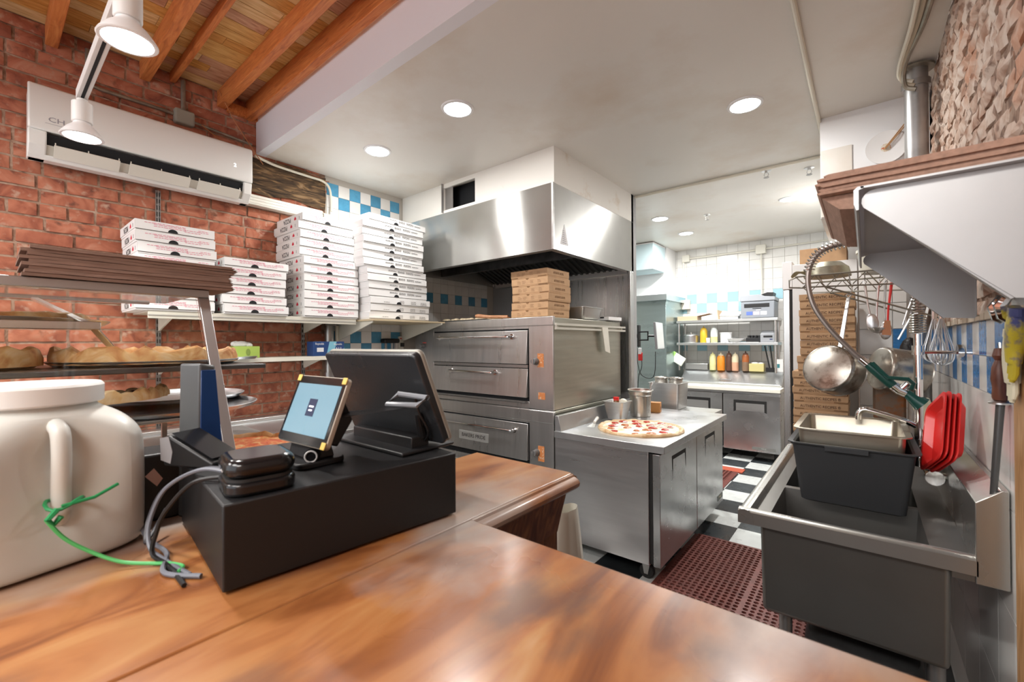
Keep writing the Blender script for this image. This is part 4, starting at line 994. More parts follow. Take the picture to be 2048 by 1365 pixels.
q = MB().hexa([(-.05, -.02, .012), (.05, -.02, .012), (.05, .03, .012), (-.05, .03, .012), (-.045, -.012, .05), (.045, -.012, .05), (.045, .02, .06), (-.045, .02, .06)]); q.build('stand_neck', BLACK, t, bev=.003)
q = MB(); q.cyl((.055, -.022, .022), (.035, -.005, .022), .014, n=18); q.build('pivot_cap', BLACKG, t)
q = MB(); q.tube([(.0555 + .011 * math.cos(a) * .6, -.0225 + .011 * math.cos(a) * .8, .022 + .011 * math.sin(a)) for a in [2 * PI * i / 16 for i in range(16)]], .0016, 6, closed=True); q.build('pivot_ring', M('ring_grey', (.5, .5, .5), .3), t)
# card reader puck
t = thing('card_reader', 'glossy rounded black card reader hub at the corner of the cash drawer', 'card reader', (-.815, .300, ZD), R(-6 - 4))
q = MB().prism(rrect(.115, .105, .03, 7), 'z', 0, .022); q.build('base', BLACKG, t, bev=.006, seg=3)
q = MB().prism(rrect(.108, .098, .03, 7), 'z', .0222, .027); q.build('groove', RUBBER, t)
q = MB().prism(rrect(.116, .106, .032, 7), 'z', .0272, .058); q.build('cover', BLACKG, t, bev=.014, seg=4)
for x in (-.004, .006): MB().lathe([(.0001, 0), (.0018, 0), (.0018, .0006)], n=8).build('indicator', WPLAS, t); [c for c in t.children if c.name.startswith('indicator') and c.location.length < .001][0].matrix_local = Matrix.Translation((x + .02, -.0534, .04)) @ Matrix.Rotation(PI / 2, 4, 'X')
# handheld terminal in dock + phone-like reader
t = thing('desk_scanner', 'wedge-shaped black desk scanner with silver side at the back of the cash drawer', 'scanner', (-1.06, .285, ZD), R(25))
q = MB().prism([(-.055, 0), (.065, 0), (.070, .012), (-.045, .062), (-.06, .055)], 'y', -.035, .035); q.build('body', BLACK, t, bev=.004)
q = MB().prism([(-.06, .012), (-.035, .006), (-.03, .03), (-.04, .060), (-.062, .056)], 'y', -.0362, -.0352); q.build('silver_cheek', M('silver_plastic', (.42, .42, .44), .35, .4), t)
q = MB().add([(-.04, -.03, .0655), (.062, -.03, .0205), (.062, .03, .0205), (-.04, .03, .0655)], [(0, 1, 2, 3)]); q.build('screen', BLACKG, t, recalc=False)
t = thing('payment_terminal', 'tall upright grey card payment terminal with a blue face behind the cash drawer', 'card terminal', (-1.165, .312, CT + .0005), R(20))
q = MB().prism([(-.03, 0), (.04, 0), (.012, .335), (-.024, .34)], 'x', -.032, .032); q.build('body', M('terminal_grey', (.07, .075, .08), .4), t, bev=.005)
q = MB().hexa([(.0325, -.025, .10), (.0345, -.025, .10), (.0345, .03, .10), (.0325, .03, .10), (.0325, -.022, .325), (.0345, -.022, .325), (.0345, .010, .325), (.0325, .010, .325)]); q.build('blue_face', M('terminal_blue', (.02, .06, .20), .25), t, bev=.001)
t = thing('receipt_printer', 'black box-shaped receipt printer between the jar and the cash drawer', 'printer', (-1.245, .255, CT + .0005), R(-6))
B(-.055, .055, -.06, .10, 0, .145).build('body', BLACK, t, bev=.006); B(-.03, .03, -.0605, -.06, .05, .11).build('front_hatch', BLACKG, t)
q = MB().add([(.0553, -.03, .10), (.0553, -.01, .075), (.0553, .0, .09), (.0553, -.015, .115)], [(0, 1, 2, 3)]); q.build('torn_label', M('pink_paper', (.66, .40, .33), .7), t, recalc=False)
# leads
GREYC = M('lead_grey', (.16, .17, .20), .4)
for i, (pts, lab, mat, r) in enumerate((
    ([(-.875, .285, ZD + .012), (-.93, .25, ZD + .018), (-1.0, .215, ZD - .02), (-1.02, .195, CT + .06), (-1.0, .19, CT + .02), (-.96, .20, CT + .006), (-.86, .215, CT + .005)], 'grey lead looping from the card reader down the drawer side', GREYC, .0036),
    ([(-.875, .275, ZD + .010), (-.92, .235, ZD + .0), (-.96, .205, ZD - .05), (-.975, .195, CT + .05), (-.98, .19, CT + .012), (-.93, .20, CT + .005), (-.83, .20, CT + .004)], 'black lead hanging from the card reader over the drawer edge', BLACK, .0038),
    ([(-.875, .295, ZD + .012), (-.95, .262, ZD + .014), (-1.04, .222, ZD - .03), (-1.055, .20, CT + .055), (-1.03, .19, CT + .018), (-1.06, .205, CT + .02), (-1.10, .235, CT + .05)], 'dark lead curling between the printer and the drawer', M('lead_dark', (.05, .05, .06), .4), .0032),
    ([(-1.19, .215, CT + .09), (-1.15, .20, CT + .04), (-1.07, .20, CT + .012), (-.98, .21, CT + .006), (-.90, .19, CT + .005), (-.84, .225, CT + .005)], 'thick grey lead lying on the wood from the printer', GREYC, .004))):
    wire('power_lead', lab, pts, r, mat, 'cable', 8)

# ================================================================ JAR
def sq(a, n=5.0):
    c, s = math.cos(a), math.sin(a); return 1 / (abs(c) ** n + abs(s) ** n) ** (1 / n)
JAR = M('milky_plastic', (.63, .635, .60), .32, var=.03, vs=6, sss=.15)
t = thing('plastic_jar', 'large milky plastic jar with moulded handle and a green tie', 'jar', (-1.185, .055, CT + .0005), R(14))
hw = .138; n = 40; q = MB(); prof = [(.10, 0, 8), (.90, .0, 5), (.98, .008, 5), (1.0, .03, 5), (1.0, .19, 5), (.985, .215, 4.5), (.90, .240, 3.6), (.76, .258, 2.8), (.66, .266, 2.2), (.64, .272, 2), (.64, .282, 2)]
vs = []
for r, z, p in prof:
    for k in range(n):
        a = 2 * PI * k / n; f_ = sq(a, p) * r * hw
        x, y = f_ * math.cos(a), f_ * math.sin(a)
        # hand hold scooped into the face towards the till side
        d = math.exp(-((z - .165) / .075) ** 2) * max(0, 1 - abs(y + .0) / .095) if x > 0 and r > .8 else 0
        vs.append((x - .055 * d, y, z))
m = len(prof); fs = [(i * n + k, i * n + (k + 1) % n, (i + 1) * n + (k + 1) % n, (i + 1) * n + k) for i in range(m - 1) for k in range(n)] + [tuple(range(n - 1, -1, -1)), tuple(range((m - 1) * n, m * n))]
q.add(vs, fs); o = q.build('jar_body', JAR, t); sb = o.modifiers.new('s', 'SUBSURF'); sb.levels = 1; sb.render_levels = 2
MB().lathe([(.094, .274), (.100, .276), (.100, .306), (.096, .312), (.0001, .312)], n=40).build('screw_lid', M('lid_white', (.76, .76, .74), .35), t, bev=.002)
q = MB().tube(wire('', None, [(.085, .0, .245), (.118, .0, .235), (.126, .0, .20), (.124, .0, .14), (.122, .0, .09), (.09, .0, .075)], 0, None), .013, 12); q.build('handle', JAR, t)
GT = M('green_tie', (.02, .28, .09), .4)
q = MB(); q.tube([(.136 + .021 * math.cos(a), .0 + .023 * math.sin(a), .115 + .006 * math.sin(2 * a)) for a in [2 * PI * i / 14 for i in range(14)]], .0030, 6, closed=True)
q.tube([(.155, -.01, .115), (.16, .03, .118), (.155, .065, .13)], .0028, 6); q.tube([(.156, -.015, .112), (.160, -.028, .10), (.156, -.02, .088), (.160, -.012, .10)], .0045, 6)
q.build('green_tie', GT, t)
wire('green_cord', 'thin green cord running from the jar handle to the leads', [(-1.028, .065, CT + .10), (-1.022, .085, CT + .065), (-1.01, .115, CT + .035), (-.985, .15, CT + .012), (-.955, .185, CT + .005), (-.93, .203, CT + .006), (-.90, .215, CT + .006), (-.885, .205, CT + .005)], .003, M('green_cord', (.08, .42, .12), .4), 'cord', 8)
# ================================================================ ON THE OVEN
DOUGH = M('dough', (.70, .58, .40), .7, var=.12, vs=40)
t = thing('dough_tray', 'dark sheet tray of flour-dusted dough pieces on the left end of the oven', 'tray', (-3.05, 2.66, 1.641))
q = MB(); q.box(0, .58, 0, .42, 0, .003); q.box(0, .006, 0, .42, .003, .016); q.box(.574, .58, 0, .42, .003, .016); q.box(.006, .574, 0, .006, .003, .016); q.box(.006, .574, .414, .42, .003, .016); q.build('sheet', PAND, t)
rd = random.Random(11)
for i in range(11):
    for j in range(3):
        q = MB().ball((0, 0, 0), .024, 9, 6, 1, 1.2, .7); b = q.build('dough_piece', DOUGH, t); b.location = (.035 + i * .05 + rd.uniform(-.005, .005), .06 + j * .13 + rd.uniform(-.02, .02), .02); b.scale = (rd.uniform(.85, 1.15),) * 3
PEEL = ramp_mat('peel_wood', [(.3, (.30, .12, .05)), (.5, (.45, .21, .10)), (.7, (.55, .30, .16))], 6, (1, 8, 8), .5)
t = thing('pizza_peel', 'wooden pizza peel handle sticking out on top of the oven', 'peel', (-2.36, 2.60, 1.643), R(20))
q = MB(); q.tube([(-.12, 0, .030), (-.10, 0, .032), (.0, 0, .022), (.16, 0, .018)], .014, 12, rr=[.013, .017, .014, .014]); q.build('handle', PEEL, t)
B(.16, .20, -.12, .12, .003, .012).build('blade', PEEL, t, bev=.003)
def hotel_pan(name, label, loc, w, d, h, mat=STEEL, rz=0, cat='pan', flare=.02, th=.004, rim=.012):
    t = thing(name, label, cat, loc, rz)
    def ring(ins, z, r): return [(x, y, z) for x, y in rrect(w - 2 * ins, d - 2 * ins, r, 4)]
    rings = [ring(-rim, h - .004, .02 + rim), ring(-rim, h, .02 + rim), ring(0, h, .02), ring(th, h - .006, .02), ring(flare + th, th, .018)]
    q = MB(); n = len(rings[0]); vs = [p for r_ in rings for p in r_]
    fs = [(i * n + k, i * n + (k + 1) % n, (i + 1) * n + (k + 1) % n, (i + 1) * n + k) for i in range(len(rings) - 1) for k in range(n)] + [tuple(range(4 * n, 5 * n))]
    k0 = len(vs); o_ = [ring(-rim, h - .004, .02 + rim), ring(-.002, h - .006, .02), ring(flare, .004, .02), ring(flare + .006, 0, .02)]
    vs += [p for r_ in o_ for p in r_]
    fs += [(k0 + i * n + k, k0 + (i + 1) * n + k, k0 + (i + 1) * n + (k + 1) % n, k0 + i * n + (k + 1) % n) for i in range(3) for k in range(n)] + [tuple(k0 + 3 * n + k for k in range(n - 1, -1, -1))]
    q.add(vs, fs); q.build('vessel', mat, t, recalc=False)
    return t
hotel_pan('steel_pan', 'empty rectangular steel food pan beside the brown boxes on the oven', (-1.86, 3.18, 1.6405), .26, .30, .10)
t = thing('flat_box', 'single flattened white box lying at the rear corner of the oven', 'box', (-1.80, 3.37, 1.6405), R(-4))
B(-.12, .115, 0, .22, 0, .030).build('carton', WBOX, t, bev=.002); B(.03, .07, -.0008, 0, .018, .030).build('thumb_notch', DARK, t); q = MB().box(-.12, .02, -.06, .0, 0, .002); q.build('flap', WBOX, t)

# ================================================================ ON THE PREP TABLE
PZ = .8405
t = thing('pizza', 'large uncut pizza with white cheese and red sauce dollops on the prep table', 'pizza', (-1.235, 2.93, PZ))
PALED = ramp_mat('pale_crust', [(.3, (.50, .28, .12)), (.48, (.68, .47, .26)), (.6, (.76, .60, .39)), (.75, (.80, .69, .50))], 9, (1, 1, 1), .6, .1)
PALET = ramp_mat('white_cheese', [(.3, (.66, .50, .28)), (.46, (.78, .68, .48)), (.55, (.84, .80, .70)), (.75, (.87, .85, .80))], 7, (1, 1, 1), .55, .25)
c, p = pizza_mb(.292, .018, 0, 2 * PI, 21, n=60); c.build('crust', PALED, t, recalc=False); p.build('topping', PALET, t, recalc=False)
SAU = [M('tomato_sauce', (.50, .045, .03), .3, var=.3, vs=80), M('roasted_tomato', (.50, .16, .05), .4, var=.35, vs=80)]
rd = random.Random(5); pts = []
for tries in range(900):
    a = rd.uniform(0, 2 * PI); r = .245 * math.sqrt(rd.uniform(.02, 1)); p_ = (r * math.cos(a), r * math.sin(a))
    if all((p_[0] - o[0]) ** 2 + (p_[1] - o[1]) ** 2 > .085 ** 2 for o in pts): pts.append(p_)
for i, p_ in enumerate(pts):
    q = MB(); n = 14; s = rd.uniform(.024, .034); wob = [rd.uniform(.75, 1.2) for _ in range(n)]
    vs = [(s * wob[k] * math.cos(2 * PI * k / n), s * wob[k] * math.sin(2 * PI * k / n), 0) for k in range(n)] + [(s * .7 * wob[k] * math.cos(2 * PI * k / n), s * .7 * wob[k] * math.sin(2 * PI * k / n), .006) for k in range(n)] + [(0, 0, .007)]
    fs = [(k, (k + 1) % n, n + (k + 1) % n, n + k) for k in range(n)] + [(n + k, n + (k + 1) % n, 2 * n) for k in range(n)]
    q.add(vs, fs); b = q.build('sauce_dollop', SAU[0 if (p_[1] + p_[0] * .4 > -.02 or rd.random() < .25) else 1], t); b.location = (p_[0], p_[1], .0095)
q = MB(); rd2 = random.Random(8)
for i in range(90):
    a = rd2.uniform(0, 2 * PI); r = .10 * math.sqrt(rd2.random()); x, y = .10 + r * math.cos(a), .13 + r * math.sin(a) * .8; b_ = rd2.uniform(0, PI); l = .012
    q.tube([(x - l * math.cos(b_), y - l * math.sin(b_), .012 + rd2.uniform(0, .006)), (x + l * math.cos(b_), y + l * math.sin(b_), .012 + rd2.uniform(0, .006))], .0018, 5)
o = q.build('shredded_cheese', M('shred', (.85, .84, .80), .6), t); o['kind'] = 'stuff'
t = hotel_pan('food_container', 'square steel container with a red-capped bottle on the prep table', (-1.535, 3.20, PZ), .165, .165, .145, flare=.022)
MB().cyl((-.01, 0, .005), (-.01, 0, .150), .022, n=14).build('spice_jar', M('amber', (.25, .1, .03), .2), t); MB().cyl((-.01, 0, .150), (-.01, 0, .175), .023, n=16).build('red_cap', RED, t); MB().ball((.04, .02, .13), .035, 12, 8).build('white_knob', CREAM, t)
t = thing('sauce_pot', 'tall steel bain-marie pot filled with tomato sauce on the prep table', 'pot', (-1.45, 3.45, PZ))
POT = steel('pot_steel', (.62, .59, .54), .22, st=(1, 1, 1), bump=.02, var=.08)
MB().lathe([(.0001, 0), (.078, 0), (.082, .004), (.084, .17), (.093, .178), (.095, .205), (.103, .212), (.105, .218), (.100, .221), (.092, .219), (.090, .190)], n=36).build('vessel', POT, t)
MB().lathe([(.0001, .203), (.0915, .203), (.0915, .199)], n=30).build('sauce', M('red_sauce', (.36, .03, .015), .35, bump=.4, bs=60), t)
q = MB(); q.tube([(.05, .02, .15), (.075, .035, .235), (.08, .04, .27)], .006, 8); q.tube([(.078, .038, .255), (.088, .04, .28)], .010, 8); q.build('ladle', ALU, t)
t = thing('deli_tub', 'cloudy plastic tub standing between the steel container and the sauce pot', 'tub', (-1.54, 3.64, PZ)); MB().lathe([(.0001, 0), (.062, 0), (.066, .004), (.074, .17), (.078, .172), (.078, .180), (.0001, .182)], n=28).build('tub', M('cloudy_plastic', (.62, .68, .74), .3, sss=.1), t)
B(-.003, .003, -.079, -.071, .02, .11).build('blue_mark', M('blue_mark', (.08, .25, .55), .4), t)
t = thing('spatula', 'white-handled spatula resting by the backsplash of the prep table', 'spatula', (-1.59, 2.97, PZ), R(-75))
MB().tube([(-.02, 0, .03), (.0, 0, .034), (.06, 0, .026), (.10, 0, .018)], .011, 10, rr=[.009, .013, .011, .010]).build('handle', M('white_handle', (.80, .78, .72), .4), t); q = MB().hexa([(.10, -.012, .012), (.20, -.028, .0), (.20, .028, .0), (.10, .012, .012), (.10, -.012, .014), (.20, -.028, .002), (.20, .028, .002), (.10, .012, .014)]); q.build('blade', STEEL, t)
t = thing('small_carton', 'small orange carton behind the sauce pot on the prep table', 'box', (-1.43, 3.73, PZ), R(12)); B(-.045, .045, -.04, .04, 0, .085).build('carton', M('orange_carton', (.48, .21, .06), .55), t, bev=.003); B(.0452, .0458, -.02, .012, .02, .05).build('dark_label', M('maroon', (.10, .02, .02), .5), t)
t = hotel_pan('ingredient_pan', 'deep steel pan with round inserts at the far end of the prep table', (-1.42, 3.895, PZ), .36, .20, .20, flare=.015, cat='pan') if 0 else None
# gas stand behind the prep table with deep pans
t = thing('rear_worktable', 'low steel table behind the prep table carrying deep pans', 'table', (-1.66, 4.02, 0)); B(0, .62, 0, .34, .78, .82).build('table_top', STEEL, t, bev=.003)
for x in (.03, .55):
    for y in (.03, .27): B(x, x + .035, y, y + .035, 0, .78).build('leg', DSTEEL, t)
hotel_pan('ingredient_pan', 'deep rectangular steel pan behind the sauce pot', (-1.475, 4.19, .8205), .285, .27, .245, flare=.010)
for i, (x, y, lab) in enumerate(((-1.545, 4.19, 'round steel insert with white shaker in the deep pan'), (-1.405, 4.19, 'wide round steel insert at the right end of the deep pan'))):
    q = MB().lathe([(.0001, 0), (.056, 0), (.060, .265), (.066, .27), (.067, .28), (.063, .284), (.058, .28), (.056, .02), (.0001, .015)], n=28); o = q.build('round_insert', POT); o.location = (x, y, .8285); tag(o, lab, 'pot', 'round inserts in the deep pan')
t = thing('shaker', 'white plastic shaker standing inside a round steel insert', 'shaker', (-1.545, 4.19, .846)); MB().lathe([(.0001, 0), (.04, 0), (.04, .25), (.032, .262), (.0001, .268)], n=20).build('cup', M('shaker_white', (.75, .72, .68), .4), t); MB().lathe([(.0405, .235), (.0412, .235), (.0412, .243), (.0405, .243)], n=20).build('red_ring', RED, t)
t = thing('tongs', 'dark metal tongs leaning beside the oven behind the plastic tub', 'tongs', (-1.575, 3.80, PZ + .1005))
q = MB(); q.tube([(0, -.10, .03), (0.02, .02, .08), (.03, .12, .07)], .006, 6); q.tube([(.03, -.09, .02), (.04, .03, .06), (.03, .12, .07)], .006, 6); q.build('arms', DSTEEL, t); B(-.02, .06, -.02, .06, -.10, .02).build('holder', DSTEEL, t)
t = thing('white_bag', 'white plastic bag hanging at the end of the wooden counter', 'bag', (-.945, 1.50, .0)); q = MB()
q.grid(lambda u, v: (.055 * math.cos(2 * PI * u) * (1 + .15 * math.sin(14 * u * PI) * (1 - v * .5)) * (.6 + .5 * math.sin(PI * min(1, v * .9 + .1))), .09 * math.sin(2 * PI * u) * (.7 + .4 * math.sin(PI * v)), .02 + .76 * v), 26, 8); q.build('bag_body', M('white_bag', (.72, .70, .62), .5), t)

# ================================================================ BACK OF THE KITCHEN
t = thing('sandwich_fridge', 'stainless sandwich prep fridge with white cutting board against the back wall', 'fridge', (-2.03, 5.92, 0))
SW = 1.25
B(0, SW, .06, .66, .11, .84).build('cabinet', PST, t, bev=.003); B(.01, SW - .01, .035, .06, .13, .80).build('gasket', RUBBER, t)
for x0, x1 in ((.0, SW / 2 - .006), (SW / 2 + .006, SW)):
    d = B(x0, x1, 0, .035, .115, .80).build('door', DOORM, t, bev=.003); hx = x0 + .12; hw_ = .36
    q = MB(); q.add([(hx, -.0008, .73), (hx + hw_, -.0008, .73), (hx + hw_, -.0008, .585), (hx + hw_ - .025, -.0008, .595), (hx + hw_ - .025, -.0008, .695), (hx + .025, -.0008, .695), (hx + .025, -.0008, .595), (hx, -.0008, .585)], [(0, 1, 2, 3, 4, 5, 6, 7)]); q.build('handle_recess', RUBBER, d, recalc=False)
    q = MB(); q.add([(hx + .026, -.001, .60), (hx + hw_ - .026, -.001, .60), (hx + hw_ - .026, -.001, .694), (hx + .026, -.001, .694)], [(0, 1, 2, 3)]); q.build('handle_pocket', STEEL, d, recalc=False)
B(SW - .30, SW - .05, -.002, 0, .14, .175).build('maker_plate', M('plate_grey', (.22, .22, .21), .4), t); text('TRUE', .022, (SW - .175, -.0026, .157), (1, 0, 0), (0, 0, 1), M('plate_text2', (.5, .5, .48), .5), t)
B(-.01, SW + .01, -.06, .24, .842, .885).build('cutting_board', M('cutting_board', (.80, .79, .70), .45), t, bev=.004)
MB().prism([(.24, .845), (.24, .90), (.46, 1.045), (.66, 1.05), (.66, .845)], 'x', 0.015, SW - .015).build('lid_housing', STEEL, t, bev=.003)
MB().prism([(.235, .895), (.235, .915), (.46, 1.062), (.465, 1.047)], 'x', .025, SW - .025).build('lid', PTOP, t, bev=.003)
q = MB().tube([(SW * .42, .28, .948), (SW * .42, .262, .955), (SW * .53, .262, .955), (SW * .53, .28, .948)], .006, 8); q.build('lid_handle', CHROME, t)
for x in (.06, SW - .06):
    for y in (.1, .58): MB().cyl((x, y, 0), (x, y, .11), .022, n=12).build('caster', RUBBER, t)
# overshelf
t = thing('overshelf', 'two-tier stainless steel shelf above the sandwich fridge', 'shelf', (-2.07, 6.24, 0))
for z in (1.405, 1.715): B(-.01, 1.23, 0, .33, z, z + .035).build('shelf', STEEL, t, bev=.003)
for x in (.01, 1.19):
    for y in (.02, .29): MB().cyl((x + .01, y, 1.052), (x + .01, y, 1.712), .0125, n=12).build('post', ALU, t)
def on(z): return z + .0355
def bottle(label, x, z, h, r, body, cap, fill=None, fillmat=None, y=6.36):
    t = thing('squeeze_bottle', label, 'bottle', (x, y, z))
    if fill: MB().lathe([(.0001, 0), (r * .97, 0), (r, .006), (r, h * fill)], n=18).build('contents', fillmat, t); MB().lathe([(r, h * fill), (r, h * .72), (r * .7, h * .82), (r * .5, h * .84)], n=18).build('bottle_wall', body, t)
    else: MB().lathe([(.0001, 0), (r * .97, 0), (r, .006), (r, h * .72), (r * .7, h * .82), (r * .5, h * .84)], n=18).build('bottle_wall', body, t)
    MB().lathe([(r * .72, h * .80), (r * .72, h * .87), (r * .25, h * .90), (.004, h), (.0001, h)], n=16).build('nozzle', cap, t); return t
PY = M('mustard_bottle', (.62, .40, .03), .35); PCL = M('cloudy_bottle', (.68, .72, .70), .3); PYL = M('pale_yellow_bottle', (.62, .60, .30), .35); POR = M('orange_sauce', (.66, .22, .02), .35); PBR = M('brown_sauce', (.10, .045, .03), .35); PPC = M('peach_sauce', (.62, .34, .22), .4); PRS = M('rust_sauce', (.33, .10, .03), .35); TAN = M('tan_bottle', (.60, .52, .36), .4)
bottle('tall mustard-yellow bottle on the upper tier beside the lidded pot', -1.745, 1.4405, .23, .047, PY, PY); bottle('clear bottle with pale oil on the upper tier', -1.61, 1.4405, .23, .045, PCL, PCL, .35, PYL)
bottle('pale yellow squeeze bottle on the sandwich fridge lid', -1.63, 1.0625, .25, .043, PYL, PYL); bottle('bright orange squeeze bottle on the sandwich fridge lid', -1.525, 1.0625, .245, .05, POR, TAN); bottle('dark brown squeeze bottle on the sandwich fridge lid', -1.425, 1.0625, .265, .038, PBR, PBR)
bottle('tan squeeze bottle half filled with peach sauce', -1.35, 1.0625, .25, .042, TAN, TAN, .45, PPC); bottle('rust red squeeze bottle rightmost on the sandwich fridge lid', -1.225, 1.0625, .265, .042, PRS, PBR, .45, M('murky_brown', (.22, .14, .09), .4))
t = thing('cooking_pot', 'lidded aluminium pot on the upper tier', 'pot', (-1.92, 6.38, 1.4405)); MB().lathe([(.0001, 0), (.10, 0), (.105, .006), (.108, .095), (.112, .097)], n=28).build('pot', ALU, t); MB().lathe([(.112, .098), (.105, .108), (.05, .125), (.015, .128), (.015, .145), (.0001, .147)], n=28).build('lid', ALU, t)
t = thing('white_tub', 'round white plastic tub on the upper tier', 'tub', (-1.47, 6.40, 1.4405)); MB().lathe([(.0001, 0), (.068, 0), (.072, .12), (.076, .122), (.076, .135), (.0001, .137)], n=24).build('tub', WPLAS, t)
t = thing('small_cup', 'small white cup between the yellow and clear bottles', 'cup', (-1.68, 6.33, 1.4405)); MB().lathe([(.0001, 0), (.022, 0), (.028, .065), (.025, .065), (.02, .006), (.0001, .006)], n=18).build('cup', WPLAS, t)
t = thing('white_bowl', 'shallow white bowl on the upper tier edge', 'bowl', (-1.335, 6.31, 1.4405)); MB().lathe([(.0001, 0), (.05, 0), (.10, .045), (.104, .052), (.098, .05), (.05, .008), (.0001, .008)], n=26).build('bowl', WPLAS, t); MB().lathe([(.0001, .075), (.03, .07), (.06, .045), (.05, .03)], n=16).build('lid_knob', ALU, t)
t = thing('black_caddy', 'small black caddy with slots on the upper tier', 'caddy', (-1.125, 6.38, 1.4405)); B(-.085, .085, -.07, .07, 0, .06).build('base', BLACK, t, bev=.004)
for k in range(4): B(-.07 + k * .04, -.045 + k * .04, -.05, .06, .06, .09).build('divider', BLACK, t, bev=.003)
t = thing('label_printer', 'small grey label printer at the right end of the upper tier', 'printer', (-.955, 6.38, 1.4405)); MB().prism([(-.10, 0), (.12, 0), (.12, .15), (.04, .15), (-.10, .11)], 'x', -.085, .075).build('body', GREYP, t, bev=.008); B(-.05, .05, -.101, -.098, .06, .085).build('slot', BLACK, t); B(.02, .05, -.102, -.099, .03, .045).build('button', M('navy_plastic', (.05, .06, .14), .4), t)
t = thing('paper_sheet', 'white sheet lying on the upper tier before the black caddy', 'paper', (-1.16, 6.27, 1.4405)); B(-.1, .1, -.03, .03, 0, .004).build('sheet', WBOX, t)
t = thing('office_printer', 'grey multifunction printer on the top of the shelf', 'printer', (-1.06, 6.40, 1.7505)); PGR = M('printer_grey', (.25, .27, .30), .4)
B(-.195, .185, -.15, .15, 0, .215).build('body', PGR, t, bev=.012, seg=3); q = MB().prism([(-.205, .216), (-.205, .285), (-.19, .300), (.02, .300), (.08, .275), (.195, .262), (.195, .216)], 'y', -.16, .15); q.build('scanner_lid', M('printer_grey_light', (.33, .35, .38), .4), t, bev=.008)
B(-.155, .13, -.1515, -.149, .135, .185).build('output_tray', BLACK, t); B(-.06, .04, -.153, -.151, .118, .126).build('tray_lip', BLACK, t); q = MB().hexa([(.03, -.1, .30), (.16, -.1, .27), (.16, .1, .27), (.03, .1, .30), (.10, -.1, .325), (.17, -.1, .318), (.17, .1, .318), (.10, .1, .325)]); q.build('feeder', BLACK, t)
for i, c_ in enumerate(((.10, .16, .50), (.55, .45, .65), (.70, .72, .75))): B(-.13 + .08 * i, -.06 + .08 * i, -.1513, -.150, .04, .085).build('sticker', M('printer_sticker_%d' % i, c_, .5), t)
B(-.02, .03, -.1516, -.150, .098, .106).build('logo_bar', WPLAS, t)
CB = M('pale_cardboard', (.48, .36, .24), .8)
t = thing('cardboard_tray', 'low brown cardboard tray at the left end of the shelf top', 'box', (-2.07, 6.26, 1.7505)); q = MB(); q.box(0, .27, .0, .006, 0, .06); q.box(0, .27, .19, .196, 0, .06); q.box(0, .006, .006, .19, 0, .06); q.box(.264, .27, .006, .19, 0, .06); q.box(0.006, .264, .006, .19, 0, .004); q.build('walls', CB, t); q = MB().hexa([(.27, .0, .055), (.42, .02, .085), (.42, .19, .085), (.27, .19, .055), (.27, .0, .06), (.42, .02, .09), (.42, .19, .09), (.27, .19, .06)]); q.build('flap', CARDD, t)
t = thing('open_carton', 'open brown carton with white paper in the middle of the shelf top', 'box', (-1.52, 6.28, 1.7505)); B(0, .22, .02, .18, 0, .05).build('paper_stack', WBOX, t, bev=.004); q = MB().hexa([(-.02, 0, 0), (-.01, 0, 0), (-.01, .18, 0), (-.02, .18, 0), (-.03, .0, .13), (-.022, .0, .13), (.06, .18, .10), (.05, .18, .10)]); q.build('flap', CB, t); q = MB().hexa([(.0, .0, .05), (.24, .0, .04), (.24, .18, .05), (.0, .18, .05), (.03, .05, .12), (.24, .0, .055), (.24, .18, .075), (.06, .18, .10)]); q.build('crumpled_wrap', WBOX, t)
t = thing('steel_box_pan', 'low rectangular steel pan at the left of the squeeze bottles', 'pan', (-1.84, 6.42, 1.0625)); B(-.15, .145, -.07, .07, 0, .085).build('pan', STEEL, t, bev=.004)
t = thing('napkin_box', 'yellowish carton with napkins beside the squeeze bottles', 'box', (-1.09, 6.38, 1.0625)); B(-.09, .08, -.06, .06, 0, .10).build('carton', M('yellow_carton', (.52, .46, .20), .6), t, bev=.003); q = MB(); q.ball((-.03, 0, .105), .03, 8, 6, 1.5, 1, .5); q.ball((.04, 0, .105), .025, 8, 6, 1.3, 1, .5); q.build('napkins', WBOX, t)
t = thing('knife_rack', 'dark knives standing at the right end of the sandwich fridge lid', 'knives', (-.965, 6.40, 1.0625))
B(-.03, .09, -.03, .03, 0, .05).build('block', BLACK, t)
for k in range(3): q = MB().hexa([(.0 + k * .02, -.008, .05), (.014 + k * .02, -.008, .05), (.014 + k * .02, .008, .05), (.0 + k * .02, .008, .05), (-.05 + k * .03, -.006, .33), (-.036 + k * .03, -.006, .33), (-.036 + k * .03, .006, .33), (-.05 + k * .03, .006, .33)]); q.build('knife', [BLACK, DSTEEL, BLACK][k], t)
t = thing('price_card', 'small white card with teal squares beside the knives', 'card', (-.845, 6.40, 1.0625)); B(-.035, .035, 0, .006, 0, .16).build('card', WBOX, t); B(-.03, .0, -.0008, 0, .05, .10).build('teal_square', M('teal_ink', (.05, .22, .25), .5), t)
t = thing('wet_wipe_pack', 'green and white wipe packet hanging from the left post of the shelf', 'packet', (-2.055, 6.20, 1.12)); q = MB().box(-.10, .10, -.012, .012, -.065, .065); q.build('packet', M('packet_white', (.76, .80, .72), .4), t, bev=.01); B(-.101, -.055, -.013, .013, -.066, .066).build('green_end', M('packet_green', (.35, .62, .16), .4), t); t.rotation_euler = (0, R(32), 0); t.location.z = 1.215
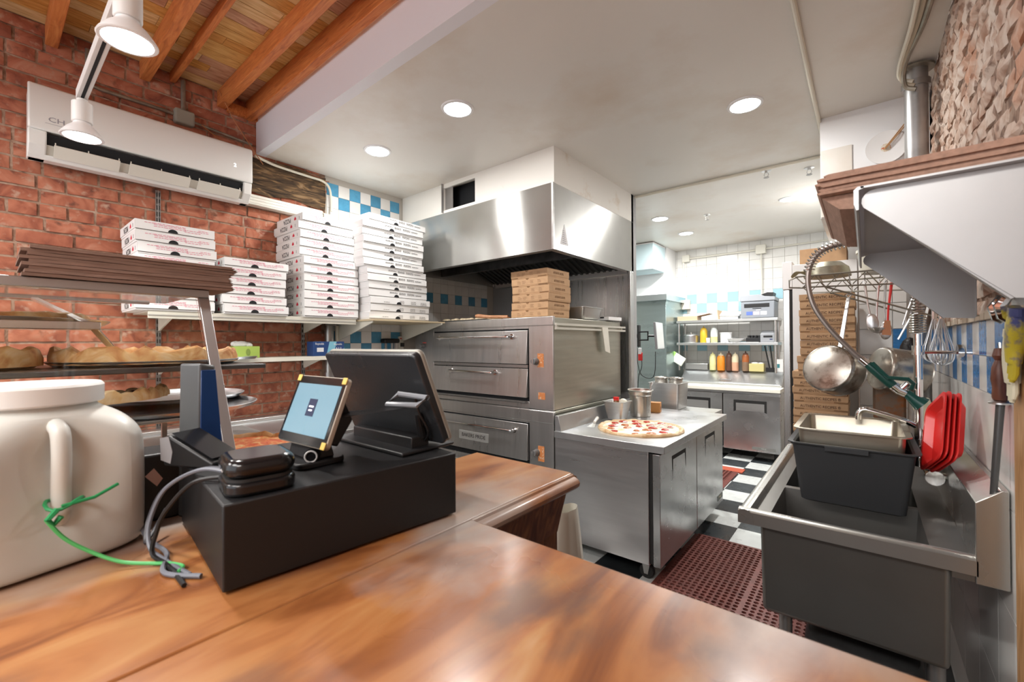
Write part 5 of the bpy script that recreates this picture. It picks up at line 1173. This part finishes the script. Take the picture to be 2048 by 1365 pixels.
# steel cold-room front with side items
COLD = steel('cold_room_steel', (.42, .52, .52), .25, st=(1, 1, 8), bump=.02, var=.08)
cr = struct(B(-3.34, -2.10, 5.90, 6.60, 0, 2.02).build('wall_cold_room', COLD)); B(-3.34, -2.10, 5.885, 5.899, 0, 2.0).build('door_leaf', COLD, cr, bev=.002)
B(-3.34, -2.06, 5.80, 6.60, 2.021, 2.10).build('header', M('header_steel', (.55, .62, .63), .25, .9), cr)
B(-3.34, -2.2, 6.2, 6.60, 2.10, ZC).build('plaster_infill', WHITE, cr)
t = thing('ceiling_duct_box', 'pale blue box duct under the ceiling in the back corner', 'duct', (-2.20, 5.70, 2.44)); B(-.7, .0, 0, .45, 0, .36).build('casing', M('pale_blue_paint', (.52, .66, .70), .4), t, bev=.004); B(-.702, .003, -.003, .452, .345, .36).build('flange', WHITE, t)
t = thing('wall_conduit', 'white conduit with boxes along the top of the back tiled wall', 'conduit', (0, 0, 0)); q = MB(); q.tube([(-2.05, 6.59, 2.68), (-1.2, 6.59, 2.68), (-.2, 6.59, 2.70)], .012, 8); q.tube([(-2.08, 6.58, 2.66), (-2.08, 6.58, 2.10), (-2.06, 6.58, 2.02)], .014, 8); q.tube([(-1.07, 6.59, 2.65), (-1.07, 6.59, 1.76)], .010, 8); q.build('conduit_run', CREAMM, t)
for x, z, s in ((-1.07, 2.68, .06), (-2.06, 2.0, .07), (-2.04, 2.68, .05)): B(x - s, x + s, 6.54, 6.612, z - s, z + s).build('junction_box', CREAMM, t, bev=.006)
t = thing('wall_monitor', 'thin tilted monitor on a black wall arm beside the hood', 'monitor', (-1.90, 4.60, 1.52))
q = MB().box(-.012, .012, -.17, .17, -.145, .145); o = q.build('screen_housing', M('monitor_grey', (.30, .30, .31), .35), t, bev=.004); o.location = (.16, .06, 0); o.rotation_euler = (0, R(-4), R(8))
q = MB().box(.0125, .0135, -.16, .16, -.14, .14); o = q.build('screen', M('monitor_glow', (.55, .58, .58), .3, emis=.12), t); o.location = (.16, .06, 0); o.rotation_euler = (0, R(-4), R(8))
q = MB(); q.tube([(-.04, 0, -.045), (.06, .0, -.045), (.06, .0, .045), (-.04, 0, .045)], .010, 8, closed=True); q.tube([(.06, .0, 0), (.13, .08, 0)], .012, 8); q.build('arm', BLACK, t); B(-.05, -.035, -.03, .03, -.12, .12).build('wall_plate', BLACK, t)
B(-.30, -.0505, -.02, .02, -.02, .02).build('strut', BLACK, t)
ST_ = thing('cord_holder', 'red and white tag with black leads hanging below the monitor arm', 'cable', (-1.93, 4.55, 1.15)); q = MB(); q.tube(wire('', None, [(.0, 0, .25), (-.01, 0, .10), (.03, 0, -.05), (.12, .02, -.09), (.17, .03, -.03), (.18, .03, .20)], 0, None), .004, 6); q.tube(wire('', None, [(.02, 0, .23), (.04, 0, .05), (.0, 0, -.08), (-.01, 0, -.28)], 0, None), .004, 6); q.build('leads', BLACK, ST_); B(.0, .05, -.01, .0, .10, .19).build('red_tag', RED, ST_, bev=.008); B(.0, .04, -.012, -.001, .17, .24).build('white_tag', WPLAS, ST_, bev=.008)
# tall fridge
t = thing('upright_fridge', 'tall white-sided upright fridge with steel door edge beside the boxes', 'fridge', (-.435, 3.465, 0))
FWH = M('fridge_white', (.74, .74, .73), .35)
B(.055, .40, 0, .78, .10, 1.965).build('cabinet', FWH, t, bev=.004); B(.040, .055, .005, .775, .12, 1.80).build('gasket', RUBBER, t); B(0, .040, 0, .78, .11, 1.80).build('door', STEELV, t, bev=.004); B(-.002, .055, -.004, .782, 1.802, 1.99).build('top_fascia', M('fascia_bright', (.84, .84, .84), .3), t, bev=.004)
for x in (.1, .35):
    for y in (.06, .72): MB().cyl((x, y, 0), (x, y, .10), .022, n=12).build('foot', RUBBER, t)
t = thing('carton', 'brown carton on top of the tall fridge', 'box', (-.35, 3.60, 1.9655)); B(0, .26, 0, .28, 0, .12).build('carton', CARD, t, bev=.003)
# ================================================================ FLOOR MATS
MATM = M('red_rubber_mat', (.16, .045, .035), .5, var=.2, vs=20)
def mat_mesh(nx, ny, p, th=.012):
    vs = []; fs = []; N = 8; idx = {}
    def gv(k, pt):
        if k not in idx: idx[k] = len(vs); vs.append(pt)
        return idx[k]
    for i in range(nx):
        for j in range(ny):
            cx, cy = (i + .5) * p, (j + .5) * p; h = p / 2
            sqp = [(2, 1), (2, 2), (1, 2), (0, 2), (0, 1), (0, 0), (1, 0), (2, 0)]
            out = [gv((2 * i + a, 2 * j + b), ((i + a / 2) * p, (j + b / 2) * p, th)) for a, b in sqp]
            r = p * (.40 if (i + j) % 2 else .36); k0 = len(vs)
            for k in range(N):
                a = 2 * PI * k / N; vs.append((cx + r * math.cos(a), cy + r * math.sin(a), th))
            for k in range(N):
                a = 2 * PI * k / N; vs.append((cx + r * math.cos(a), cy + r * math.sin(a), 0))
            for k in range(N):
                l = (k + 1) % N; fs.append((out[k], out[l], k0 + l, k0 + k)); fs.append((k0 + k, k0 + l, k0 + N + l, k0 + N + k))
    q = MB(); q.add(vs, fs); return q
t = thing('rubber_mat', 'perforated red-brown rubber floor mat in the aisle before the sink', 'floor mat', (-.985, 1.45, .0005))
pm = .034
q = mat_mesh(13, 57, pm); o = q.build('mat_panel', MATM, t, recalc=False, smooth=False); o.location = (0, 0, 0); o2 = link('mat_panel', o.data, t); o2.location = (13 * pm + .014, 0, 0)
B(13 * pm, 13 * pm + .014, 0, 57 * pm, 0, .0125).build('mat_rib', MATM, t); B(-.02, 0, 0, 57 * pm, 0, .010).build('mat_border', MATM, t)
B(-.0, 26 * pm + .014, 57 * pm, 57 * pm + .02, 0, .010).build('mat_border', MATM, t)
t = thing('rubber_mat', 'red-brown rubber mat with an orange end strip before the sandwich fridge', 'floor mat', (-2.1, 4.385, .0005)); q = mat_mesh(28, 26, .034); q.build('mat_panel', MATM, t, recalc=False, smooth=False); B(28 * .034, 28 * .034 + .05, 0, 26 * .034, 0, .009).build('mat_border', MATM, t); B(0, 1.04, 26 * .034 + .002, 26 * .034 + .16, 0, .011).build('orange_strip', M('orange_mat', (.50, .10, .05), .5), t)
# ================================================================ RIGHT WALL
t = thing('steel_wall_shelf', 'stainless steel wall shelf on triangular brackets above the sink', 'shelf', (0, 0, 0))
GALV = steel('pale_sheet_steel', (.50, .50, .50), .40, st=(1, 1, 1), bump=.04, var=.10)
SZs = 1.722; SY0, SY1 = 1.10, 1.99
B(-.005, XR - .012, SY0, SY1, SZs + .030, SZs + .034).build('shelf_plate', GALV, t)
q = MB().prism([(-.012, SZs - .012), (-.016, SZs + .0), (-.016, SZs + .028), (-.010, SZs + .034), (.0, SZs + .0345), (.0, SZs + .030), (-.008, SZs + .027), (-.008, SZs - .012)], 'y', SY0, SY1); q.build('rolled_nose', GALV, t)
for y in (SY0 + .02, SY1 - .045):
    def tri():
        pts = [(XR - .014, SZs + .0295), (.02, SZs + .0295)]
        for k in range(6): a = R(90 + 24 * k); pts.append((.018 + .022 * math.cos(a), SZs + .007 + .022 * math.sin(a)))
        return pts + [(.20, SZs - .20), (XR - .014, SZs - .205)]
    b_ = MB().prism(tri(), 'y', y, y + .003).build('bracket', GALV, t)
    q = MB(); q.box(XR - .016, XR - .0125, y - .002, y + .03, SZs - .205, SZs + .028); q.build('wall_flange', GALV, b_)
    MB().prism([(.012, SZs - .012), (.195, SZs - .201), (.200, SZs - .199), (.016, SZs - .006)], 'y', y + .0032, y + .022).build('folded_edge', GALV, b_)
KRAFT2 = M('kraft_paper_light', (.42, .26, .19), .8, var=.14, vs=14, st=(8, 1, 8), bump=.15, bs=40)
t = thing('paper_bag_stack', 'stack of flattened brown paper bags overhanging the steel wall shelf', 'paper bags', (-.070, 1.11, SZs + .0352)); rd = random.Random(3)
for i in range(6):
    a, b, z = rd.uniform(-.006, .01), rd.uniform(0, .012), i * .0068
    q = MB(); q.prism([(a, z), (.05, z + .0006), (.12, z - .0002 if i else z), (.340, z), (.340, z + .0062), (.12, z + .0064), (a + .003, z + .0063), (a - .005, z + .004)], 'y', .0 + b, .52 - b); q.build('paper_bag', KRAFT2, t)
q = MB(); q.prism([(.0, -.001), (.03, -.03), (.055, -.034), (.058, -.001)], 'y', .03, .5); q.build('folded_end', KRAFT2, t)
# galvanised pipe and cables
t = thing('galvanised_pipe', 'vertical galvanised pipe in the corner of the right wall', 'pipe', (.205, 2.93, 0)); MB().cyl((0, 0, .0), (0, 0, ZC - .012), .045, n=24).build('pipe', M('galvanised', (.46, .46, .46), .38, .85, var=.2, vs=10), t); MB().lathe([(.046, 0), (.055, 0), (.055, .03), (.046, .03)], (0, 0, 2.70), 24).build('collar', DSTEEL, t); MB().lathe([(.046, 0), (.07, 0), (.07, .01), (.046, .012)], (0, 0, ZC - .0225), 24).build('ceiling_plate', RUSTY, t)
for i, (dx, dz, r, lab) in enumerate(((0, 0, .010, 'thick beige cable along the ceiling edge above the brick, outermost'), (.026, .004, .009, 'beige cable along the ceiling edge above the brick, middle one'), (.05, -.002, .010, 'darker cable along the ceiling edge nearest the brick'))):
    wire('ceiling_cable', lab, [(.185 + dx, 1.2, 2.790 + dz), (.175 + dx, 1.9, 2.788 + dz), (.165 + dx * .8, 2.45, 2.785 + dz), (.14 + dx * .4, 2.78, 2.775), (.145 + dx * .3, 2.86, 2.74 - .02 * i), (.19 + dx * .2, 2.865, 2.71 - .02 * i)], r, [CREAM, M('beige_cable', (.46, .40, .30), .5), RUSTY][i], 'cable')
t = thing('paper_plate', 'white paper plate with food stain and two sticks stuck on the bulkhead', 'plate', (.10, 3.244, 2.545)); q = MB().lathe([(.0001, 0), (.062, 0), (.07, .006), (.092, .012), (.092, .014), (.069, .008), (.0001, .002)], n=32); o = q.build('plate', WBOX, t); o.rotation_euler = (PI / 2, 0, 0)
q = MB().lathe([(.0001, .0), (.042, .0), (.042, .0015), (.0001, .0015)], n=20, sx=.85); o = q.build('food_residue', ramp_mat('food_mess', [(.4, (.60, .12, .05)), (.5, (.70, .60, .42)), (.6, (.75, .70, .60))], 40, (1, 1, 1), .6), t); o.rotation_euler = (PI / 2, 0, 0); o.location = (-.014, -.0025, -.008)
q = MB(); q.tube([(-.01, -.012, -.01), (.10, -.03, .13)], .0035, 6); q.build('stick', OAK, t); q = MB(); q.tube([(-.005, -.016, -.012), (.105, -.034, .12)], .0035, 6); q.build('stick', OAK, t)

# ---------------- sink goods
hotelmat = M('worn_pan_steel', (.48, .44, .36), .32, .9, var=.15, vs=8, col2=(.16, .07, .03), c2amt=.36, c2s=5, c2sharp=.05)
TUBM = M('bus_tub_grey', (.030, .032, .035), .5, bump=.03, bs=200)
DECK = SZ - .018
t = hotel_pan('bus_tub', 'black plastic bus tub standing across the sink bowls', (-.045, 2.12, DECK + .0008), .335, .46, .215, TUBM, 0, 'tub', flare=.022, th=.006, rim=.016)
B(-.07, .05, -.249, -.2465, .196, .213).build('handle_lip', TUBM, t, bev=.004)
t = hotel_pan('roasting_pan', 'scorched steel roasting pan standing in the black bus tub', (-.048, 2.125, DECK + .008), .296, .40, .255, hotelmat, R(0), 'pan', flare=.012, rim=.018)
t = thing('red_tray', None, None)
bpy.data.objects.remove(t)
def tray_mb():
    q = MB(); w, h = .172, .24
    rings = [(.0, .022, .03), (.0, .026, .03), (.012, .026, .024), (.030, .006, .02), (.04, .004, .02)]
    rr_ = [[(x, -z, y) for x, y in rrect(w - 2 * i, h - 2 * i, r, 4)] for i, z, r in rings]
    back = [[(x, -z, y) for x, y in rrect(w - 2 * i, h - 2 * i, r, 4)] for i, z, r in [(.0, .022, .03), (.014, .0215, .024), (.031, .0015, .02), (.04, 0, .02)]]
    n = len(rr_[0]); vs = [p for r_ in rr_ for p in r_]; fs = [(i * n + k, i * n + (k + 1) % n, (i + 1) * n + (k + 1) % n, (i + 1) * n + k) for i in range(4) for k in range(n)] + [tuple(range(4 * n, 5 * n))]
    k0 = len(vs); vs += [p for r_ in back for p in r_]; fs += [(k0 + i * n + (k + 1) % n, k0 + i * n + k, k0 + (i + 1) * n + k, k0 + (i + 1) * n + (k + 1) % n) for i in range(3) for k in range(n)] + [tuple(k0 + 3 * n + k for k in range(n - 1, -1, -1))]
    q.add(vs, fs); return q
trm = tray_mb().mesh('red_tray'); trm.materials.append(RED)
Mtr = frame_from((.189, 2.149, 1.196), (.228, 2.007, 1.284), (.202, 1.878, 1.086), (.163, 2.02, .999), 1)[0]
for i in range(4):
    o = link('red_tray', trm); o.matrix_world = Mtr @ Matrix.Translation((0, .012 * i, .006 * (i % 2)))
    tag(o, ['front red plastic tray leaning on the sink backsplash', 'second red plastic tray of the leaning set', 'third red plastic tray of the leaning set', 'rearmost red plastic tray of the leaning set, against the wall'][i], 'tray', 'red trays by the sink')
# faucet with pre-rinse spray
t = thing('pre_rinse_faucet', 'chrome wall faucet with spring pre-rinse hose and green spray handle', 'faucet', (.155, 2.26, 0))
q = MB(); q.cyl((.125, -.10, .965), (.03, -.10, .965), .014, n=14); q.cyl((.125, .10, .965), (.03, .10, .965), .014, n=14); q.cyl((.03, -.115, .965), (.03, .115, .965), .022, n=18); q.build('valve_body', M('aged_brass', (.42, .42, .36), .25, 1), t)
for y in (-.115, .115):
    q = MB(); q.cyl((.03, y, .965), (.03, y * 1.25, .965), .026, n=14); q.cyl((.03, y * 1.15, .985), (.03, y * 1.15, 1.02), .008, n=10); q.box(-.01, .07, y * 1.15 - .008, y * 1.15 + .008, 1.018, 1.028); q.build('tap_handle', CHROME, t)
q = MB().cyl((.0, 0, .97), (.0, 0, 1.475), .0135, n=16); q.cyl((0, 0, 1.06), (0, 0, 1.075), .018, n=12); q.cyl((0, 0, 1.395), (0, 0, 1.43), .019, n=12); q.build('riser', CHROME, t)
q = MB().cyl((0.0, 0, 1.405), (.118, 0, 1.405), .006, n=10); q.cyl((.105, 0, 1.405), (.121, 0, 1.405), .03, n=20); q.build('wall_stay', CHROME, t)
q = MB()
for k in range(8): q.lathe([(.014, 0), (.024, .001), (.025, .004), (.024, .007), (.014, .008)], (0, 0, 1.478 + k * .0092), 18)
q.build('bellows', M('bellows_steel', (.55, .53, .47), .25, 1), t)
hose = wire('', None, [(0, 0, 1.55), (0.0, 0, 1.605), (-.018, 0, 1.70), (-.06, 0, 1.80), (-.135, 0, 1.855), (-.22, 0, 1.855), (-.295, 0, 1.835), (-.335, 0, 1.78), (-.345, 0, 1.70), (-.325, 0, 1.60), (-.27, 0, 1.50), (-.20, 0, 1.41), (-.168, 0, 1.375)], 0, None, sub=8)
MB().tube(hose, .0105, 10).build('hose', M('braided_hose', (.40, .35, .32), .35, .9), t)
q = MB(); pts = []; turns = 40; seg = hose[:60]
for i in range(turns * 10):
    u = i / (turns * 10 - 1) * (len(seg) - 1.001); k = int(u); f_ = u - k; p = seg[k].lerp(seg[k + 1], f_); tg = (seg[k + 1] - seg[k]).normalized(); a = Vector((0, 1, 0)); b = tg.cross(a); an = i / 10 * 2 * PI
    pts.append(p + a * (.019 * math.cos(an)) + b * (.019 * math.sin(an)))
q.tube(pts, .0026, 5); q.build('spring', M('spring_steel', (.55, .53, .50), .25, 1), t)
GH = M('green_grip', (.012, .075, .06), .3)
q = MB().tube([(-.172, 0, 1.378), (-.15, 0, 1.355)], .016, 12); q.build('ferrule', CHROME, t)
q = MB().tube([(-.15, 0, 1.356), (-.135, 0, 1.342), (-.085, 0, 1.285), (-.07, 0, 1.270)], .017, 12, rr=[.014, .018, .018, .016]); q.build('grip', GH, t)
q = MB(); q.tube([(-.135, -.02, 1.362), (-.105, -.03, 1.325), (-.088, -.034, 1.306), (-.03, -.03, 1.302), (-.015, -.026, 1.285), (-.022, -.02, 1.265)], .0075, 8); q.build('lever', GH, t)
q = MB().tube([(-.072, 0, 1.273), (-.055, 0, 1.255), (-.035, 0, 1.245)], .018, 12); q.cyl((-.05, -.002, 1.26), (-.03, -.004, 1.285), .012, n=12); q.build('valve_head', CHROME, t)
q = MB().tube([(-.036, 0, 1.248), (-.022, 0, 1.234), (.01, 0, 1.205)], .02, 14, rr=[.016, .018, .030]); q.build('spray_cone', GH, t)
q = MB().tube(wire('', None, [(.03, 0, .985), (.028, 0, 1.05), (.02, 0, 1.095), (-.01, 0, 1.125), (-.06, 0, 1.145), (-.14, 0, 1.168), (-.165, 0, 1.170), (-.178, 0, 1.155), (-.180, 0, 1.130)], 0, None), .0115, 12); q.build('spout', CHROME, t)
# sharpening steel, hooks, gloves
t = thing('sharpening_steel', 'long sharpening steel with brown wooden handle hanging on the tiled wall', 'sharpening steel', (.262, 1.625, 1.43)); o_ = [(.0, 0)]
q = MB().lathe([(.0001, 0), (.010, -.002), (.014, -.02), (.009, -.032), (.015, -.05), (.017, -.08), (.014, -.10), (.0155, -.125), (.013, -.132)], n=18); q.build('handle', ramp_mat('dark_handle_wood', [(.3, (.08, .025, .015)), (.6, (.17, .06, .035)), (.8, (.24, .10, .06))], 12, (3, 3, 1), .4), t)
MB().lathe([(.011, -.132), (.022, -.138), (.022, -.142), (.011, -.144)], n=18).build('guard', ALU, t); MB().cyl((0, 0, -.144), (-.016, .012, -.445), .0085, .0065, n=12).build('rod', M('dark_rod', (.14, .14, .14), .4, .8), t); q = MB().tube([(0, -.006, .0), (0, -.004, .012), (0, .006, .012), (0, .006, 0)], .002, 6); q.build('loop', CHROME, t)
t = thing('hook_rail', 'grey metal hook rail above the rubber gloves on the right wall', 'hooks', (XR - .012, 1.47, 1.52)); B(-.004, .004, -.12, .05, -.012, .055).build('plate', DSTEEL, t, bev=.002)
for y in (.03, -.03): q = MB().tube([(-.004, y, .03), (-.022, y, .028), (-.034, y, .005), (-.030, y, -.02), (-.02, y, -.03)], .007, 8, rr=[.006, .010, .012, .009, .005]); q.build('hook', CHROME, t)
CRG = M('cream_rubber', (.66, .62, .46), .5)
def glove(label, loc, mat, cuffm, rz=0, tilt=0):
    t = thing('rubber_glove', label, 'glove', loc, rz)
    q = MB().grid(lambda u, v: ((.020 + .006 * math.sin(PI * v)) * math.cos(2 * PI * u), (.042 - .008 * v + .006 * math.sin(7 * v)) * math.sin(2 * PI * u), -.02 - .15 * v), 18, 8); q.lathe([(.0001, -.17), (.018, -.172), (.0185, -.165)], n=12, sy=1.8); q.build('palm', mat, t)
    for k, (y, l) in enumerate(((-.027, .05), (-.009, .062), (.009, .058), (.025, .045))): q = MB().tube([(0, y, -.155), (0, y * 1.1, -.17 - l * .6), (-.004, y * 1.12, -.17 - l)], .010, 9, rr=[.011, .0105, .007]); q.build('finger', mat, t)
    q = MB().tube([(0, .038, -.10), (-.005, .056, -.13), (-.006, .060, -.155)], .010, 9, rr=[.012, .0105, .007]); q.build('thumb', mat, t)
    q = MB().lathe([(.021, -.028), (.023, -.022), (.021, .0)], n=18, sy=2.0); q.build('cuff', cuffm, t); t.rotation_euler = (R(tilt), 0, rz); t.scale = (.62, .62, .72); return t
glove('cream rubber glove hanging from the hook rail', (.257, 1.475, 1.475), CRG, CRG)
YEL = M('yellow_rubber', (.50, .40, .03), .5, col2=(.06, .07, .20), c2amt=.46, c2s=12, c2sharp=.04)
glove('yellow and navy rubber glove hanging from the hook rail', (.252, 1.405, 1.52), YEL, YEL, tilt=14)
# wire rack and hanging pots
t = thing('wire_rack', 'wire pot rack with trussed sides hung beside the tall fridge', 'rack', (0, 0, 0)); WR = M('rack_wire', (.34, .32, .27), .35, .9)
RX0, RX1, RY0, RY1, RZ = -.27, .25, 2.60, 2.92, 1.775
q = MB(); q.tube([(RX0, RY0, RZ), (RX1, RY0, RZ), (RX1, RY1, RZ), (RX0, RY1, RZ)], .0045, 6, closed=True); q.tube([(RX0 + .03, RY0, RZ - .055), (RX1, RY0, RZ - .075), (RX1, RY1, RZ - .075), (RX0 + .03, RY1, RZ - .055)], .004, 6, closed=True); q.build('frame', WR, t)
q = MB()
for y in (RY0, RY1):
    n = 5; q = MB()
    for k in range(n):
        x0 = RX0 + .03 + (RX1 - RX0 - .03) * k / n; x1 = RX0 + .03 + (RX1 - RX0 - .03) * (k + .5) / n; x2 = RX0 + .03 + (RX1 - RX0 - .03) * (k + 1) / n
        q.tube([(x0, y, RZ - .056), (x1, y, RZ), (x2, y, RZ - .07)], .003, 5)
    q.build('truss', WR, t)
for k in range(9): x = RX0 + .03 + k * .06; MB().tube([(x, RY0, RZ), (x, RY1, RZ)], .0025, 5).build('grid_wire', WR, t)
q = MB(); q.tube([(RX0, RY0 + .02, RZ), (RX0 - .03, RY0 + .02, RZ - .012), (RX0 - .03, RY0 + .02, RZ - .05), (RX0 + .03, RY0 + .02, RZ - .056)], .0045, 6); q.build('end_loop', WR, t)
for y in (RY0, RY1): MB().tube([(RX1, y, RZ), (RX1, y, RZ - .23), (RX0 + .12, y, RZ - .06)], .0045, 6).build('wall_brace', WR, t)
t = thing('plastic_tub', 'white plastic tub with blue print on the wire rack', 'tub', (.07, 2.76, RZ + .0055)); MB().lathe([(.0001, 0), (.085, 0), (.098, .10), (.104, .102), (.104, .115), (.0001, .118)], n=26).build('tub', M('tub_cream', (.70, .68, .58), .4), t); q = MB().box(-.05, .05, -.0985, -.088, .03, .065); q.build('blue_print', M('tub_blue', (.10, .22, .50), .4), t)
t = thing('mixing_bowl', 'dull metal bowl turned upside down on the wire rack', 'bowl', (-.15, 2.76, RZ + .0055)); MB().lathe([(.10, 0), (.098, .012), (.09, .045), (.06, .072), (.0001, .08)], n=28).build('bowl', M('grimy_metal', (.40, .38, .30), .4, .8, var=.3, vs=20), t)
t = thing('cleaning_cloth', 'yellowed cloth lying over the left end of the wire rack', 'cloth', (-.255, 2.66, RZ + .005)); MB().grid(lambda u, v: (.0 + .09 * u - .045, .08 * v, .03 * math.sin(PI * u) * (1 - .3 * v) + .006 * math.sin(9 * u + 5 * v) + .004), 10, 6).build('cloth', M('yellowed_cloth', (.58, .50, .30), .8), t)
BASEP = M('worn_pan_base', (.50, .47, .42), .28, .9, var=.12, vs=14, col2=(.12, .08, .05), c2amt=.40, c2s=14, c2sharp=.10)
def hanging_pot(label, loc, r, d, hl, rot, name='saucepan', mat=BASEP):
    t = thing(name, label, 'pot', loc); t.rotation_euler = rot
    # axis -y = base towards the viewer, handle up +z, origin at pot centre
    q = MB().lathe([(.0001, 0), (r * .90, 0), (r * .93, .0015), (r * .99, .010), (r, .02), (r * 1.01, d), (r * 1.04, d + .003), (r * .98, d), (r * .97, .02), (.0001, .006)], n=36); o = q.build('vessel', mat, t); o.rotation_euler = (-PI / 2, 0, 0)
    q = MB().hexa([(-.010, d - .02, r), (.010, d - .02, r), (.010, d - .014, r), (-.010, d - .014, r), (-.008, d + .0, r + hl), (.008, d + .0, r + hl), (.008, d + .006, r + hl), (-.008, d + .006, r + hl)]); h = q.build('handle', ALU, t, bev=.002)
    q = MB().tube([(-.0, d + .003, r + hl), (-.012, d + .003, r + hl + .012), (0, d + .003, r + hl + .024), (.012, d + .003, r + hl + .012)], .003, 6, closed=True); q.build('hanging_ring', ALU, h); MB().tube([(0, d + .003, r + hl + .012), (.012, d + .003, r + hl + .04), (0, d + .003, r + hl + .075), (-.008, d + .003, r + hl + .10)], .003, 6).build('s_hook', ALU, h)
    q = MB().tube([(-.045, d - .022, r * .9), (-.03, d - .012, r * 1.01), (.03, d - .012, r * 1.01), (.045, d - .022, r * .9)], .006, 7); q.build('handle_bracket', DSTEEL, h); return t
hanging_pot('large saucepan hanging with its scorched base towards the viewer', (-.145, 2.53, 1.325), .112, .11, .265, (R(-14), 0, R(-24)))
hanging_pot('second saucepan hanging sideways behind the spray handle', (.045, 2.60, 1.325), .10, .15, .27, (R(-10), 0, R(-62)))
t = thing('baking_pan', 'rust-stained oblong pan hanging below the saucepans', 'pan', (.085, 2.72, 1.02)); MB().prism(rrect(.12, .34, .05), 'y', 0, .03).build('pan', M('rusty_pan', (.20, .13, .09), .5, .5, col2=(.28, .09, .02), c2amt=.45, c2s=9, c2sharp=.06), t, bev=.01)
t.location.z = 1.14
t = thing('black_bag', 'crumpled black bag hanging beside the riser', 'bag', (.165, 2.83, 1.37)); q = MB().ball((0, 0, 0), .06, 14, 10, .7, .7, 1.6); q.build('bag', M('black_bag', (.015, .015, .017), .35, bump=1, bs=30), t)
def utensil(label, x, y, L_, kind, tilt, mat=ALU):
    t = thing({'spoon': 'serving_spoon', 'whisk': 'whisk', 'spatula': 'spatula', 'ladle': 'ladle', 'tongs': 'tongs'}[kind], label, 'utensil', (x, y, RZ - .06)); t.rotation_euler = (0, R(tilt), 0)
    q = MB().tube([(0, 0, 0), (.008, 0, .012), (0, 0, .022), (-.006, 0, .012), (0, 0, 0)], .0025, 5); q.build('hook', mat, t)
    if kind == 'whisk':
        MB().cyl((0, 0, 0), (0, 0, -.13), .009, n=10).build('handle', mat, t)
        for k in range(6):
            a = PI * k / 6; pts = [(math.cos(a) * r, math.sin(a) * r, z) for r, z in ((.006, -.13), (.022, -.20), (.036, -.26), (.030, -.30), (0, -.315), (-.030, -.30), (-.036, -.26), (-.022, -.20), (-.006, -.13))]
            MB().tube(wire('', None, pts, 0, None, sub=3), .0015, 5).build('wire_loop', mat, t)
        return t
    hm = RED if kind == 'spatula' else mat
    MB().tube([(0, 0, 0), (0, 0, -L_ * .5), (.004, 0, -L_ * .75)], .005, 7, rr=[.006, .004, .004]).build('handle', hm if kind == 'spatula' else mat, t)
    if kind == 'spoon': q = MB().ball((.006, 0, -L_ * .87), .024, 12, 8, 1, .35, 1.8); q.build('bowl', mat, t)
    elif kind == 'ladle': q = MB().lathe([(.0001, -.02), (.02, -.015), (.032, 0), (.034, .008), (.031, .008), (.018, -.012), (.0001, -.017)], (0.01, -.01, -L_ * .88), 16); q.build('cup', mat, t)
    elif kind == 'tongs': MB().tube([(0, .01, -.02), (.02, .012, -L_ * .6), (.01, .01, -L_)], .005, 6).build('arm', mat, t)
    else: q = MB().hexa([(-.012, -.004, -L_), (.022, -.004, -L_), (.022, .002, -L_), (-.012, .002, -L_), (-.008, -.004, -L_ * .72), (.012, -.004, -L_ * .72), (.012, .002, -L_ * .72), (-.008, .002, -L_ * .72)]); q.build('blade', M('orange_handle', (.50, .20, .08), .4), t)
    return t
utensil('thin steel spoon hanging leftmost on the wire rack', .0, 2.63, .21, 'spoon', -6); utensil('long steel ladle hanging in the middle of the wire rack', .05, 2.66, .24, 'ladle', 4); utensil('red-handled spatula with orange blade hanging on the wire rack', .095, 2.63, .24, 'spatula', 6)
utensil('steel serving spoon hanging beside the red spatula', .075, 2.70, .25, 'spoon', 2); utensil('pair of steel tongs hanging at a slant near the riser', .19, 2.64, .27, 'tongs', -14 + 32)
t = utensil('balloon whisk hanging beside the galvanised pipe, nearer one', .235, 2.42, .3, 'whisk', 0); t.location.z = 1.665; t = utensil('balloon whisk hanging beside the galvanised pipe, farther one', .225, 2.54, .3, 'whisk', 0); t.location.z = 1.67
t = thing('cutting_board', 'narrow cream cutting board leaning behind the red trays', 'cutting board', (.215, 2.33, 1.035)); q = MB().box(-.035, .035, -.006, .006, 0, .19); o = q.build('board', CRG, t, bev=.006); t.rotation_euler = (0, R(-20), R(-40))
# bin in the foreground
t = thing('waste_bin', 'dark grey lidded waste bin standing under the sink', 'bin', (-.02, 1.86, .0135)); BINM = M('bin_grey', (.035, .035, .036), .5, var=.2, vs=20)
q = MB(); n = 28; vs = []
for z, sx, sy in ((0, .15, .11), (.35, .185, .135), (.40, .188, .137)):
    for k in range(n): a = 2 * PI * k / n; f_ = sq(a, 4); vs.append((sx * f_ * math.cos(a), sy * f_ * math.sin(a), z))
q.add(vs, [(i * n + k, i * n + (k + 1) % n, (i + 1) * n + (k + 1) % n, (i + 1) * n + k) for i in range(2) for k in range(n)] + [tuple(range(n - 1, -1, -1))]); q.build('body', BINM, t)
q = MB(); vs = []
for z, s in ((.395, 1.04), (.425, 1.04), (.455, .97), (.468, .80), (.472, .1)):
    for k in range(n): a = 2 * PI * k / n; f_ = sq(a, 4); vs.append((.188 * s * f_ * math.cos(a), .137 * s * f_ * math.sin(a), z))
q.add(vs, [(i * n + k, i * n + (k + 1) % n, (i + 1) * n + (k + 1) % n, (i + 1) * n + k) for i in range(4) for k in range(n)] + [tuple(range(4 * n, 5 * n))]); q.build('lid', BINM, t); t.scale = (.78, 1.1, 1.0)
